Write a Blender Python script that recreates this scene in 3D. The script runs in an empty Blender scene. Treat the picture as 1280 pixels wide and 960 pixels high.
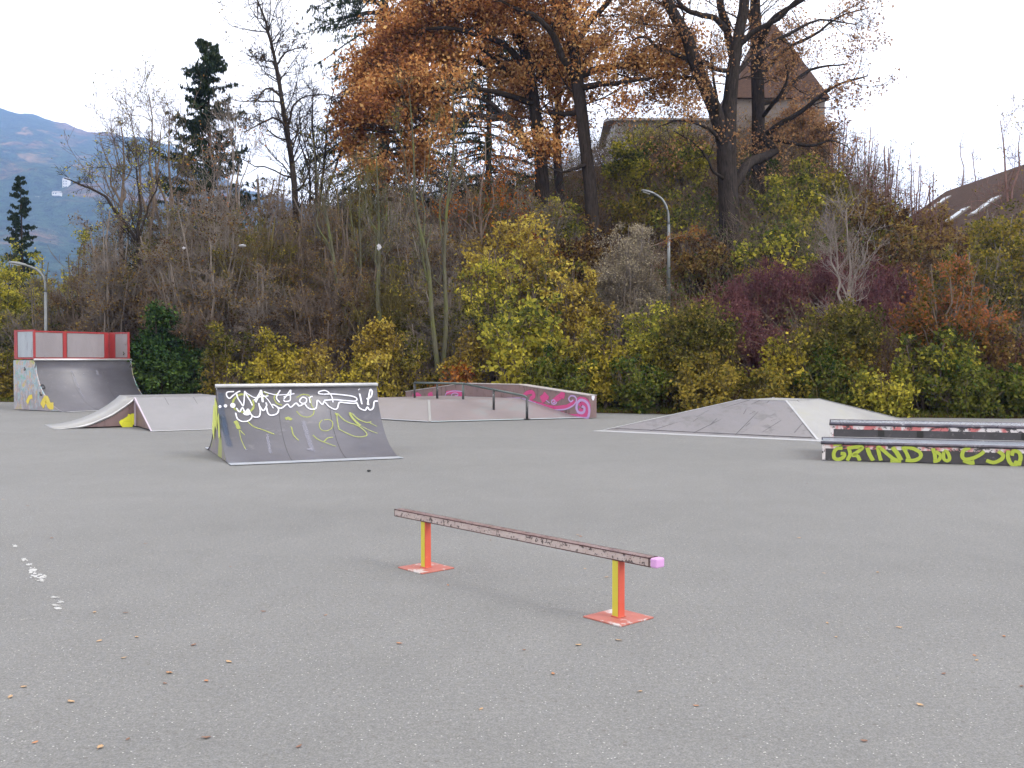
import bpy, bmesh, math, random
import numpy as np
from mathutils import Vector
R = math.radians
scene = bpy.context.scene
COL = scene.collection

# ------------------------------------------------------------------ camera
F = 35 / 36 * 1280.0
CAMZ = 1.6
PITCH = math.atan(30 / F)
cam_d = bpy.data.cameras.new('camera'); cam = bpy.data.objects.new('camera', cam_d); COL.objects.link(cam)
cam_d.lens = 35; cam_d.sensor_width = 36; cam_d.clip_end = 20000; cam_d.clip_start = 0.05
cam.location = (0, 0, CAMZ); cam.rotation_euler = (R(90) - PITCH, 0, 0)
scene.camera = cam

def ray(px, py):
    dx = (px - 640) / F; dz = -(py - 480) / F
    return np.array([dx, math.cos(PITCH) + math.sin(PITCH) * dz, -math.sin(PITCH) + math.cos(PITCH) * dz])
def at(px, py, d):
    r = ray(px, py); r = r / r[1]
    return np.array([r[0] * d, d, CAMZ + r[2] * d])
def gnd(px, py, z=0.0):
    r = ray(px, py); t = (z - CAMZ) / r[2]
    return np.array([r[0] * t, r[1] * t, z])

# ------------------------------------------------------------------ materials
def newmat(name):
    m = bpy.data.materials.new(name); m.use_nodes = True
    nt = m.node_tree; nt.nodes.clear()
    out = nt.nodes.new('ShaderNodeOutputMaterial')
    return m, nt, out
def N(nt, t, **kw):
    n = nt.nodes.new(t)
    for k, v in kw.items():
        if k.startswith('i_'): n.inputs[k[2:].replace('_', ' ')].default_value = v
        else: setattr(n, k, v)
    return n
def ramp(nt, stops, interp='LINEAR'):
    n = nt.nodes.new('ShaderNodeValToRGB'); cr = n.color_ramp; cr.interpolation = interp
    while len(cr.elements) > 1: cr.elements.remove(cr.elements[-1])
    cr.elements[0].position = stops[0][0]; cr.elements[0].color = (*stops[0][1], 1)
    for p, c in stops[1:]:
        e = cr.elements.new(p); e.color = (*c, 1)
    return n
def g3(v): return (v, v, v)
def noise(nt, co, scale, detail=4, rough=.55, dist=0.0):
    n = N(nt, 'ShaderNodeTexNoise'); n.inputs['Scale'].default_value = scale
    n.inputs['Detail'].default_value = detail; n.inputs['Roughness'].default_value = rough
    n.inputs['Distortion'].default_value = dist
    nt.links.new(co, n.inputs['Vector']); return n
def mixc(nt, fac, a, b, blend='MIX'):
    n = N(nt, 'ShaderNodeMix', data_type='RGBA', blend_type=blend)
    for s, v in ((0, fac), (6, a), (7, b)):
        if hasattr(v, 'is_output') or isinstance(v, bpy.types.NodeSocket): nt.links.new(v, n.inputs[s])
        else: n.inputs[s].default_value = v if s == 0 else (*v, 1)
    return n.outputs[2]
def mapped(nt, co, scale):
    mp = N(nt, 'ShaderNodeMapping'); mp.inputs['Scale'].default_value = scale
    nt.links.new(co, mp.inputs['Vector']); return mp.outputs[0]

def surf(name, c1, c2, scale=3, rough=.6, metal=0.0, c3=None, scale3=20, th=(.55, .62), bump=.0, stretch=(1, 1, 1), spec=.5):
    """painted / raw surface: two colours mixed by broad noise, worn patches in a third"""
    m, nt, out = newmat(name)
    co = N(nt, 'ShaderNodeTexCoord').outputs['Object']; co = mapped(nt, co, stretch)
    n1 = noise(nt, co, scale, 6, .65)
    rp = ramp(nt, [(.3, c1), (.7, c2)]); nt.links.new(n1.outputs[0], rp.inputs[0]); col = rp.outputs[0]
    n2 = noise(nt, co, scale3, 5, .7)
    if c3:
        r2 = ramp(nt, [(th[0], g3(0)), (th[1], g3(1))]); nt.links.new(n2.outputs[0], r2.inputs[0])
        col = mixc(nt, r2.outputs[0], col, c3)
    b = N(nt, 'ShaderNodeBsdfPrincipled'); nt.links.new(col, b.inputs['Base Color'])
    b.inputs['Metallic'].default_value = metal; b.inputs['Specular IOR Level'].default_value = spec
    rr = N(nt, 'ShaderNodeMapRange'); rr.inputs['To Min'].default_value = max(.05, rough - .12); rr.inputs['To Max'].default_value = min(1, rough + .12)
    nt.links.new(n2.outputs[0], rr.inputs['Value']); nt.links.new(rr.outputs[0], b.inputs['Roughness'])
    if bump:
        bp = N(nt, 'ShaderNodeBump'); bp.inputs['Strength'].default_value = bump; bp.inputs['Distance'].default_value = .01
        nt.links.new(n2.outputs[0], bp.inputs['Height']); nt.links.new(bp.outputs[0], b.inputs['Normal'])
    nt.links.new(b.outputs[0], out.inputs[0]); return m

def leafmat(name, stops, trans=.4):
    m, nt, out = newmat(name)
    a = N(nt, 'ShaderNodeAttribute', attribute_name='tint')
    n = len(stops); rp = ramp(nt, [((i + .5) / n, c) for i, c in enumerate(stops)])
    nt.links.new(a.outputs['Fac'], rp.inputs[0])
    d = N(nt, 'ShaderNodeBsdfDiffuse'); t = N(nt, 'ShaderNodeBsdfTranslucent'); mx = N(nt, 'ShaderNodeMixShader')
    mx.inputs[0].default_value = trans
    nt.links.new(rp.outputs[0], d.inputs[0]); nt.links.new(rp.outputs[0], t.inputs[0])
    nt.links.new(d.outputs[0], mx.inputs[1]); nt.links.new(t.outputs[0], mx.inputs[2]); nt.links.new(mx.outputs[0], out.inputs[0])
    return m
def barkmat(name, c1, c2, moss=None):
    m, nt, out = newmat(name)
    co = mapped(nt, N(nt, 'ShaderNodeTexCoord').outputs['Object'], (1, 1, .18))
    n1 = noise(nt, co, 14, 5, .7); rp = ramp(nt, [(.35, c1), (.65, c2)]); nt.links.new(n1.outputs[0], rp.inputs[0]); col = rp.outputs[0]
    if moss:
        n2 = noise(nt, N(nt, 'ShaderNodeTexCoord').outputs['Object'], 1.3, 4, .6); r2 = ramp(nt, [(.5, g3(0)), (.66, g3(1))]); nt.links.new(n2.outputs[0], r2.inputs[0])
        col = mixc(nt, r2.outputs[0], col, moss)
    d = N(nt, 'ShaderNodeBsdfDiffuse'); nt.links.new(col, d.inputs[0])
    bp = N(nt, 'ShaderNodeBump'); bp.inputs['Strength'].default_value = .8; bp.inputs['Distance'].default_value = .03
    nt.links.new(n1.outputs[0], bp.inputs['Height']); nt.links.new(bp.outputs[0], d.inputs['Normal'])
    nt.links.new(d.outputs[0], out.inputs[0]); return m

# ------------------------------------------------------------------ object helpers
def tag(o, label=None, cat=None, group=None, kind=None):
    if label: o['label'] = label
    if cat: o['category'] = cat
    if group: o['group'] = group
    if kind: o['kind'] = kind
    return o
def empty(name, loc, label, cat, group=None, rz=0):
    o = bpy.data.objects.new(name, None); COL.objects.link(o); o.location = [float(v) for v in loc]; o.rotation_euler = (0, 0, rz)
    o.empty_display_size = .2
    return tag(o, label, cat, group)
def link(name, me, mat, parent=None, smooth=False):
    o = bpy.data.objects.new(name, me); COL.objects.link(o)
    if mat: me.materials.append(mat)
    if smooth: me.shade_smooth()
    if parent: o.parent = parent
    return o
def mesh(name, verts, faces, mat, parent=None, smooth=False):
    me = bpy.data.meshes.new(name); me.from_pydata([tuple(map(float, v)) for v in verts], [], faces); me.update()
    bm = bmesh.new(); bm.from_mesh(me); bmesh.ops.recalc_face_normals(bm, faces=bm.faces[:]); bm.to_mesh(me); bm.free()
    return link(name, me, mat, parent, smooth)
def quadmesh(name, V, Q, mat, parent=None, tint=None, smooth=False):
    V = np.asarray(V, np.float32); Q = np.asarray(Q, np.int32)
    me = bpy.data.meshes.new(name); me.vertices.add(len(V)); me.vertices.foreach_set('co', V.ravel())
    me.loops.add(Q.size); me.loops.foreach_set('vertex_index', Q.ravel())
    me.polygons.add(len(Q)); me.polygons.foreach_set('loop_start', np.arange(0, Q.size, 4, dtype=np.int32))
    if smooth: me.polygons.foreach_set('use_smooth', np.ones(len(Q), bool))
    me.update(calc_edges=True)
    if tint is not None:
        a = me.attributes.new('tint', 'FLOAT', 'POINT'); a.data.foreach_set('value', np.asarray(tint, np.float32))
    return link(name, me, mat, parent)

class Frame:
    """local frame: w along width, r along run, z up"""
    def __init__(s, O, W, Rn, base=(0, 0, 0)):
        s.O = np.array([*O[:2], 0.0]); s.W = np.array([*W, 0.0]); s.R = np.array([*Rn, 0.0]); s.base = np.array(base, float)
        s.W /= np.linalg.norm(s.W); s.R /= np.linalg.norm(s.R)
    def p(s, w, r, z): return s.O + s.W * w + s.R * r + np.array([0, 0, z]) - s.base
def prism(fr, prof, w0, w1):
    """prof: closed polygon of (r, z); extruded from w0 to w1"""
    n = len(prof); v = [fr.p(w0, r, z) for r, z in prof] + [fr.p(w1, r, z) for r, z in prof]
    f = [list(range(n)), list(range(2 * n - 1, n - 1, -1))] + [[i, (i + 1) % n, n + (i + 1) % n, n + i] for i in range(n)]
    return v, f
def join(*parts):
    V, Fc = [], []
    for v, f in parts:
        o = len(V); V += list(v); Fc += [[i + o for i in q] for q in f]
    return V, Fc
def boxp(fr, w0, w1, r0, r1, z0, z1): return prism(fr, [(r0, z0), (r1, z0), (r1, z1), (r0, z1)], w0, w1)
def hexa(a, b, c, d, dz):
    """slab: four top corners, thickness dz downward"""
    t = [np.array(x, float) for x in (a, b, c, d)]; v = t + [x - np.array([0, 0, dz]) for x in t]
    return v, [[0, 1, 2, 3], [7, 6, 5, 4]] + [[i, 4 + i, 4 + (i + 1) % 4, (i + 1) % 4] for i in range(4)]
def tube(pts, r, k=12, cap=True):
    P = [np.array(p, float) for p in pts]; rr = r if hasattr(r, '__len__') else [r] * len(P); v, f = [], []
    for i, p in enumerate(P):
        t = P[min(i + 1, len(P) - 1)] - P[max(i - 1, 0)]; t /= np.linalg.norm(t)
        ref = np.array([0, 0, 1.]) if abs(t[2]) < .95 else np.array([0, 1., 0]); a = np.cross(t, ref); a /= np.linalg.norm(a); b = np.cross(t, a)
        for j in range(k):
            an = 2 * math.pi * j / k; v.append(p + rr[i] * (a * math.cos(an) + b * math.sin(an)))
    for i in range(len(P) - 1):
        for j in range(k): f.append([i * k + j, i * k + (j + 1) % k, (i + 1) * k + (j + 1) % k, (i + 1) * k + j])
    if cap: f += [list(range(k - 1, -1, -1)), list(range((len(P) - 1) * k, len(P) * k))]
    return v, f
def bevel(o, w=.004, seg=2):
    m = o.modifiers.new('bevel', 'BEVEL'); m.width = w; m.segments = seg; m.limit_method = 'ANGLE'; return o

def catmull(pts, n=8):
    P = [np.array(p, float) for p in pts]
    if len(P) < 3: return [P[0] + (P[-1] - P[0]) * i / n for i in range(n + 1)]
    P = [2 * P[0] - P[1]] + P + [2 * P[-1] - P[-2]]; out = []
    for i in range(1, len(P) - 2):
        for j in range(n):
            t = j / n; a, b, c, d = P[i - 1:i + 3]
            out.append(.5 * (2 * b + (c - a) * t + (2 * a - 5 * b + 4 * c - d) * t * t + (3 * b - a - 3 * c + d) * t ** 3))
    out.append(P[-2]); return out

def paintmat(name, col, soft=.5, wear=14, dens=1.0):
    m, nt, out = newmat(name)
    a = N(nt, 'ShaderNodeAttribute', attribute_name='tint')
    co = N(nt, 'ShaderNodeTexCoord').outputs['Object']; n1 = noise(nt, co, wear, 6, .75)
    ad = N(nt, 'ShaderNodeMath', operation='ADD'); nt.links.new(a.outputs['Fac'], ad.inputs[0]); nt.links.new(n1.outputs[0], ad.inputs[1])
    mr = N(nt, 'ShaderNodeMapRange'); mr.inputs['From Min'].default_value = .62 - .1 * dens; mr.inputs['From Max'].default_value = .62 - .1 * dens + soft; mr.inputs['To Max'].default_value = dens
    nt.links.new(ad.outputs[0], mr.inputs['Value'])
    b = N(nt, 'ShaderNodeBsdfPrincipled'); b.inputs['Base Color'].default_value = (*col, 1); b.inputs['Roughness'].default_value = .6
    tr = N(nt, 'ShaderNodeBsdfTransparent'); mx = N(nt, 'ShaderNodeMixShader')
    nt.links.new(mr.outputs[0], mx.inputs[0]); nt.links.new(tr.outputs[0], mx.inputs[1]); nt.links.new(b.outputs[0], mx.inputs[2]); nt.links.new(mx.outputs[0], out.inputs[0])
    return m
def strokes(name, lines, hit, mat, parent, base, off=.004, step=8, ws=1.0):
    """lines: [(width_m, [(px,py)..])]; hit(px,py) gives a point and normal on the surface"""
    V, Q, T = [], [], []
    for li, (w, pts) in enumerate(lines):
        c = catmull(pts, step) if step > 1 else [np.array(p, float) for p in pts]
        H = [hit(*q) for q in c]; H = [h for h in H if h is not None]
        if len(H) < 2: continue
        P = [h[0] for h in H]; o = len(V); o_ = off + .0006 * (li % 7)
        for i, (p, nn) in enumerate(H):
            t = P[min(i + 1, len(P) - 1)] - P[max(i - 1, 0)]; L = np.linalg.norm(t); t = t / L if L > 1e-6 else np.array([1., 0, 0])
            s = np.cross(nn, t); s /= max(1e-6, np.linalg.norm(s))
            end = .0 if i in (0, len(P) - 1) else 1.0
            for k, (u, a) in enumerate(((-1, 0), (-.45, .9 * end), (.45, .9 * end), (1, 0))):
                V.append(p + nn * o_ + s * u * w * ws * .62 - base); T.append(a)
        for i in range(len(P) - 1):
            for k in range(3): Q.append([o + i * 4 + k, o + i * 4 + k + 1, o + i * 4 + 5 + k, o + i * 4 + 4 + k])
    if not V: return None
    return quadmesh(name, V, Q, mat, parent, T)
def plane_hit(P0, nrm):
    P0 = np.array(P0, float); nrm = np.array(nrm, float); nrm /= np.linalg.norm(nrm)
    def h(px, py):
        r = ray(px, py); o = np.array([0, 0, CAMZ]); t = np.dot(P0 - o, nrm) / np.dot(r, nrm)
        return o + r * t, nrm
    return h
def circ(L, h):
    Rc = (L * L + h * h) / (2 * h)
    return lambda s: Rc - math.sqrt(max(0, Rc * Rc - (L - s) ** 2))   # height at distance s from the coping
def ramp_hit(fr, L, h, r0=0):
    z = circ(L, h)
    def f(px, py):
        r = ray(px, py); o = np.array([0, 0, CAMZ]); prev = None
        # march from behind the camera side to surface
        lo = 1.0; d = None
        for i in range(4000):
            t = 5 + i * .01; p = o + r * t; q = p - fr.O; s = float(np.dot(q, fr.R)) - r0
            if 0 <= s <= L and p[2] <= z(s): d = t; break
            if s < 0: d = t; break
        if d is None: return None
        a, b = d - .01, d
        for _ in range(18):
            m = (a + b) / 2; p = o + r * m; s = float(np.dot(p - fr.O, fr.R)) - r0
            if s < 0 or p[2] <= z(max(0, s)): b = m
            else: a = m
        p = o + r * a; s = min(L - 1e-3, max(1e-3, float(np.dot(p - fr.O, fr.R)) - r0)); g = (z(s + 5e-4) - z(s - 5e-4)) / 1e-3
        n = fr.R * (-g) + np.array([0, 0, 1]); n /= np.linalg.norm(n)
        return p, n
    return f

# ------------------------------------------------------------------ terrain
EX = [-200, -40, -18, -8, 2.8, 10, 16, 40, 200]; EY = [60, 44, 37.6, 34.0, 30.0, 27.7, 27.0, 25.5, 20]
HX = [-1500, 0, 150, 250, 350, 450, 600, 700, 800, 1000, 1080, 1160, 1220, 1300, 2500]; HC = [2.5, 2.5, 3, 5.5, 9.8, 11, 12, 13, 14.6, 14.6, 12, 8.2, 6, 5.5, 5]
def edge(x): return np.interp(x, EX, EY)
def fbm(x, y, sc, seed=0.0):
    v = 0; a = 1; 
    for i in range(4):
        v = v + a * (np.sin(x * sc + 1.7 * i + seed + 1.3 * np.sin(y * sc * .9 + i + seed)) * np.cos(y * sc * 1.1 + 2.1 * i + 1.1 * np.sin(x * sc * .8 + seed)))
        sc = sc * 2.03; a *= .5
    return v
def terrain(x, y):
    x = np.asarray(x, float); y = np.asarray(y, float)
    px = 640 + x / np.maximum(y, 5) * F; hc = np.interp(px, HX, HC); s = y - edge(x)
    t = np.clip((s - .9) / 33, 0, 1); t = t ** 1.15; t = np.where(t > .75, .75 + (1 - np.exp(-(t - .75) * 4)) * .25 / (1 - math.exp(-1)), t)
    h = hc * t + .25 * fbm(x, y, .35) * np.clip(s / 8, 0, 1)
    h = np.where(s < 1.2, .05 * np.clip(s + .2, 0, 1.4), h + .06)
    return h * np.clip((150 - y) / 40, 0, 1)

xs = np.arange(-110, 130, 1.0); ss = np.concatenate([np.arange(-.3, 3, .5), np.arange(3, 125, 1.1)])
X, S = np.meshgrid(xs, ss); Y = edge(X) + S; Z = terrain(X, Y); Z[S < -.1] = -.03
nx, ny = len(xs), len(ss); idx = np.arange(nx * ny).reshape(ny, nx)
Q = np.stack([idx[:-1, :-1], idx[:-1, 1:], idx[1:, 1:], idx[1:, :-1]], -1).reshape(-1, 4)
m, nt, out = newmat('leaf_litter_soil')
co = N(nt, 'ShaderNodeTexCoord').outputs['Object']
a1 = noise(nt, co, .35, 5, .6); a2 = noise(nt, co, 9, 6, .75)
r1 = ramp(nt, [(.3, (.035, .022, .014)), (.55, (.075, .042, .02)), (.75, (.12, .06, .025))]); nt.links.new(a2.outputs[0], r1.inputs[0])
r2 = ramp(nt, [(.35, (.02, .028, .01)), (.7, (.06, .065, .02))]); nt.links.new(a2.outputs[0], r2.inputs[0])
r3 = ramp(nt, [(.48, g3(0)), (.6, g3(1))]); nt.links.new(a1.outputs[0], r3.inputs[0])
d = N(nt, 'ShaderNodeBsdfDiffuse'); nt.links.new(mixc(nt, r3.outputs[0], r1.outputs[0], r2.outputs[0]), d.inputs[0])
bp = N(nt, 'ShaderNodeBump'); bp.inputs['Distance'].default_value = .08; nt.links.new(a2.outputs[0], bp.inputs['Height']); nt.links.new(bp.outputs[0], d.inputs['Normal'])
nt.links.new(d.outputs[0], out.inputs[0])
tag(quadmesh('hillside', np.stack([X, Y, Z], -1).reshape(-1, 3), Q, m, smooth=True), 'wooded bank of brown soil and leaf litter rising behind the skatepark', kind='structure')
meadow = surf('meadow', (.03, .045, .015), (.07, .08, .03), .02, .9, c3=(.1, .07, .03), scale3=.05)
tag(mesh('ground', [(-4000, -200, -.06), (4000, -200, -.06), (4000, 4200, -.06), (-4000, 4200, -.06)], [[0, 1, 2, 3]], meadow), kind='structure')

# asphalt
m, nt, out = newmat('worn_asphalt')
co = N(nt, 'ShaderNodeTexCoord').outputs['Object']
nb = noise(nt, co, .22, 5, .6); nm = noise(nt, mapped(nt, co, (1, .6, 1)), 2.3, 6, .7); nf = noise(nt, co, 95, 3, .8)
rb = ramp(nt, [(.28, (.134, .134, .1315)), (.72, (.156, .1555, .152))]); nt.links.new(nb.outputs[0], rb.inputs[0])
rm = ramp(nt, [(.3, g3(.94)), (.7, g3(1.05))]); nt.links.new(nm.outputs[0], rm.inputs[0])
nz = noise(nt, mapped(nt, co, (.12, .55, 1)), 1.0, 4, .6, .4); rz = ramp(nt, [(.3, g3(.955)), (.7, g3(1.035))]); nt.links.new(nz.outputs[0], rz.inputs[0]); nk = noise(nt, co, 34, 4, .75); rk_ = ramp(nt, [(.32, g3(.82)), (.5, g3(.99)), (.68, g3(1.2))]); nt.links.new(nk.outputs[0], rk_.inputs[0])
rf = ramp(nt, [(.3, g3(.62)), (.5, g3(.97)), (.72, g3(1.42))]); nt.links.new(nf.outputs[0], rf.inputs[0])
col = mixc(nt, 1.0, rb.outputs[0], rm.outputs[0], 'MULTIPLY'); col = mixc(nt, 1.0, col, rz.outputs[0], 'MULTIPLY'); col = mixc(nt, 1.0, col, rf.outputs[0], 'MULTIPLY'); col = mixc(nt, 1.0, col, rk_.outputs[0], 'MULTIPLY')
for sc, th, tw in ((70, .93, .26), (30, .97, .13)):   # pale chippings
    vo = N(nt, 'ShaderNodeTexVoronoi'); vo.inputs['Scale'].default_value = sc; nt.links.new(co, vo.inputs['Vector'])
    sp = N(nt, 'ShaderNodeSeparateColor'); nt.links.new(vo.outputs['Color'], sp.inputs[0])
    g = N(nt, 'ShaderNodeMath', operation='GREATER_THAN'); g.inputs[1].default_value = th; nt.links.new(sp.outputs[0], g.inputs[0])
    l = N(nt, 'ShaderNodeMath', operation='LESS_THAN'); l.inputs[1].default_value = tw; nt.links.new(vo.outputs['Distance'], l.inputs[0])
    mu = N(nt, 'ShaderNodeMath', operation='MULTIPLY'); nt.links.new(g.outputs[0], mu.inputs[0]); nt.links.new(l.outputs[0], mu.inputs[1])
    col = mixc(nt, mu.outputs[0], col, (.36, .358, .34))
vo = N(nt, 'ShaderNodeTexVoronoi'); vo.inputs['Scale'].default_value = 30; nt.links.new(co, vo.inputs['Vector'])
sp = N(nt, 'ShaderNodeSeparateColor'); nt.links.new(vo.outputs['Color'], sp.inputs[0])
g = N(nt, 'ShaderNodeMath', operation='GREATER_THAN'); g.inputs[1].default_value = .95; nt.links.new(sp.outputs[1], g.inputs[0])
l = N(nt, 'ShaderNodeMath', operation='LESS_THAN'); l.inputs[1].default_value = .3; nt.links.new(vo.outputs['Distance'], l.inputs[0])
mu = N(nt, 'ShaderNodeMath', operation='MULTIPLY'); nt.links.new(g.outputs[0], mu.inputs[0]); nt.links.new(l.outputs[0], mu.inputs[1])
col = mixc(nt, mu.outputs[0], col, (.11, .105, .10))
b = N(nt, 'ShaderNodeBsdfPrincipled'); nt.links.new(col, b.inputs['Base Color']); b.inputs['Roughness'].default_value = .85; b.inputs['Specular IOR Level'].default_value = .25
bp = N(nt, 'ShaderNodeBump'); bp.inputs['Strength'].default_value = .5; bp.inputs['Distance'].default_value = .004; nt.links.new(nf.outputs[0], bp.inputs['Height']); nt.links.new(bp.outputs[0], b.inputs['Normal'])
nt.links.new(b.outputs[0], out.inputs[0])
ex = np.arange(-60, 60.1, .5); ey = edge(ex) + .12 * np.sin(ex * 2.3) + .08 * np.sin(ex * 5.1)
V = [(-60, -40, 0), (60, -40, 0)] + [(x, y, 0) for x, y in zip(ex[::-1], ey[::-1])]
tag(mesh('asphalt', V, [list(range(len(V)))], m), kind='structure')
# worn white line remnants
wl = paintmat('worn_white_paint', (.8, .8, .78), .25, 30)
V, Fc = [], []
rnd = random.Random(4)
for (px, py, sx, sy) in ((18, 683, 6, 2.4), (31, 700, 7, 3), (36, 706, 7, 2.5), (41, 714, 9, 6), (48, 721, 15, 5), (52, 726, 8, 3), (68, 747, 9, 2), (76, 753, 7, 3), (70, 757, 9, 2), (73, 761, 9, 3)):
    for fl in range(26):
        u_, v_ = rnd.gauss(0, .42), rnd.gauss(0, .42); q_ = max(.12, 1 - math.hypot(u_, v_)) * rnd.uniform(.25, .8)
        c = len(V); n = 9
        for i in range(n):
            an = 2 * math.pi * i / n; k = q_ * (1 + .5 * rnd.uniform(-1, 1))
            V.append(gnd(px + (u_ + math.cos(an) * k * .5) * sx, py + (v_ + math.sin(an) * k * .5) * sy) + np.array([0, 0, .002 + .0001 * fl]))
        Fc.append(list(range(c, c + n)))
wp = surf('old_line_paint', (.30, .30, .295), (.42, .42, .41), 10, .7)
tag(mesh('painted_marking', V, Fc, wp), 'flaked remains of a white painted line on the asphalt', kind='structure')

# ------------------------------------------------------------------ shared materials of the ramps
M_steel = surf('galvanised_steel', (.40, .405, .42), (.5, .505, .51), 4, .42, .55)
M_alu = surf('worn_aluminium_strip', (.30, .33, .38), (.42, .44, .47), 3, .4, .35, c3=(.26, .24, .21), scale3=9, th=(.6, .7))
M_ply = surf('dark_ramp_ply', (.050, .048, .060), (.072, .069, .084), 1.6, .5, c3=(.12, .115, .13), scale3=5, th=(.58, .75), stretch=(1, 1, 2.5), spec=.9)
M_plylight = surf('weathered_ramp_ply', (.132, .130, .136), (.162, .159, .166), 1.2, .45, c3=(.17, .16, .175), scale3=3.5, th=(.55, .7))
M_pinkply = surf('pinkish_ramp_ply', (.145, .124, .127), (.175, .147, .152), .9, .5, c3=(.16, .165, .168), scale3=1.1, th=(.52, .66))
M_brown = surf('brown_panel', (.12, .078, .078), (.165, .108, .108), 2, .6, c3=(.085, .055, .055), scale3=7, stretch=(1, 1, .4))
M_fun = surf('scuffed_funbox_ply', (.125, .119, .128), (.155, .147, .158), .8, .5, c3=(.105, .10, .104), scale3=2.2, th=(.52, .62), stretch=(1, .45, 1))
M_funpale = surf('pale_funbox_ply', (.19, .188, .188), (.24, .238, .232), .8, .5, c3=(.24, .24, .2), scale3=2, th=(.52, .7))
M_red = surf('red_railing_paint', (.22, .018, .022), (.28, .028, .028), 3, .45, c3=(.32, .16, .14), scale3=12, th=(.66, .72))
M_panel = surf('grey_railing_sheet', (.185, .168, .18), (.225, .207, .22), 2, .5, c3=(.165, .145, .155), scale3=6, th=(.6, .8), stretch=(1, 1, .3))
M_panelblue = surf('bluish_railing_sheet', (.22, .255, .29), (.29, .32, .36), 2, .5, c3=(.19, .19, .22), scale3=6, stretch=(1, 1, .2))
M_black = surf('black_ledge_side', (.018, .017, .02), (.04, .036, .042), 3, .5, c3=(.09, .08, .085), scale3=14, th=(.58, .68))
M_dark = surf('dark_gap', (.012, .012, .012), (.02, .02, .02), 3, .9)
W_white = paintmat('white_spray', (.50, .51, .57), .16, 12); W_yellow = paintmat('yellow_green_spray', (.30, .34, .07), .5, 16, .62)
W_lime = paintmat('lime_spray', (.30, .37, .035), .28, 10, .9); W_pink = paintmat('pink_spray', (.46, .05, .18), .35, 6, .8)
W_lav = paintmat('lavender_spray', (.36, .25, .46), .3, 8, .85); W_blue = paintmat('dark_blue_spray', (.03, .055, .11), .7, 6, .4)
W_seam = surf('dark_sheet_joint', (.035, .034, .038), (.05, .049, .053), 3, .7)
W_scuff = paintmat('pale_scuffs', (.24, .24, .30), .8, 20, .4)

def ramp_surface(fr, L, h, w, r0=0, sgn=1, th=.02, n=22):
    z = circ(L, h); prof = [(r0 + L * i / n, z(L * i / n)) for i in range(n + 1)]
    low = [(r, max(0.0, zz - th)) for r, zz in prof]; low[-1] = (prof[-1][0], 0.0)
    prof[-1] = (prof[-1][0], .006)
    return prism(fr, prof + low[::-1], 0, w)
def side_poly(profile): return profile
def arc_seam(fr, arc, w, parent, wd=.009):
    up = [(r, zz + .003) for r, zz in arc[1:-1]]; lo = [(r, zz - .004) for r, zz in arc[1:-1]]
    mesh('sheet_joint', *prism(fr, up + lo[::-1], w - wd / 2, w + wd / 2), W_seam, parent)

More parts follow.
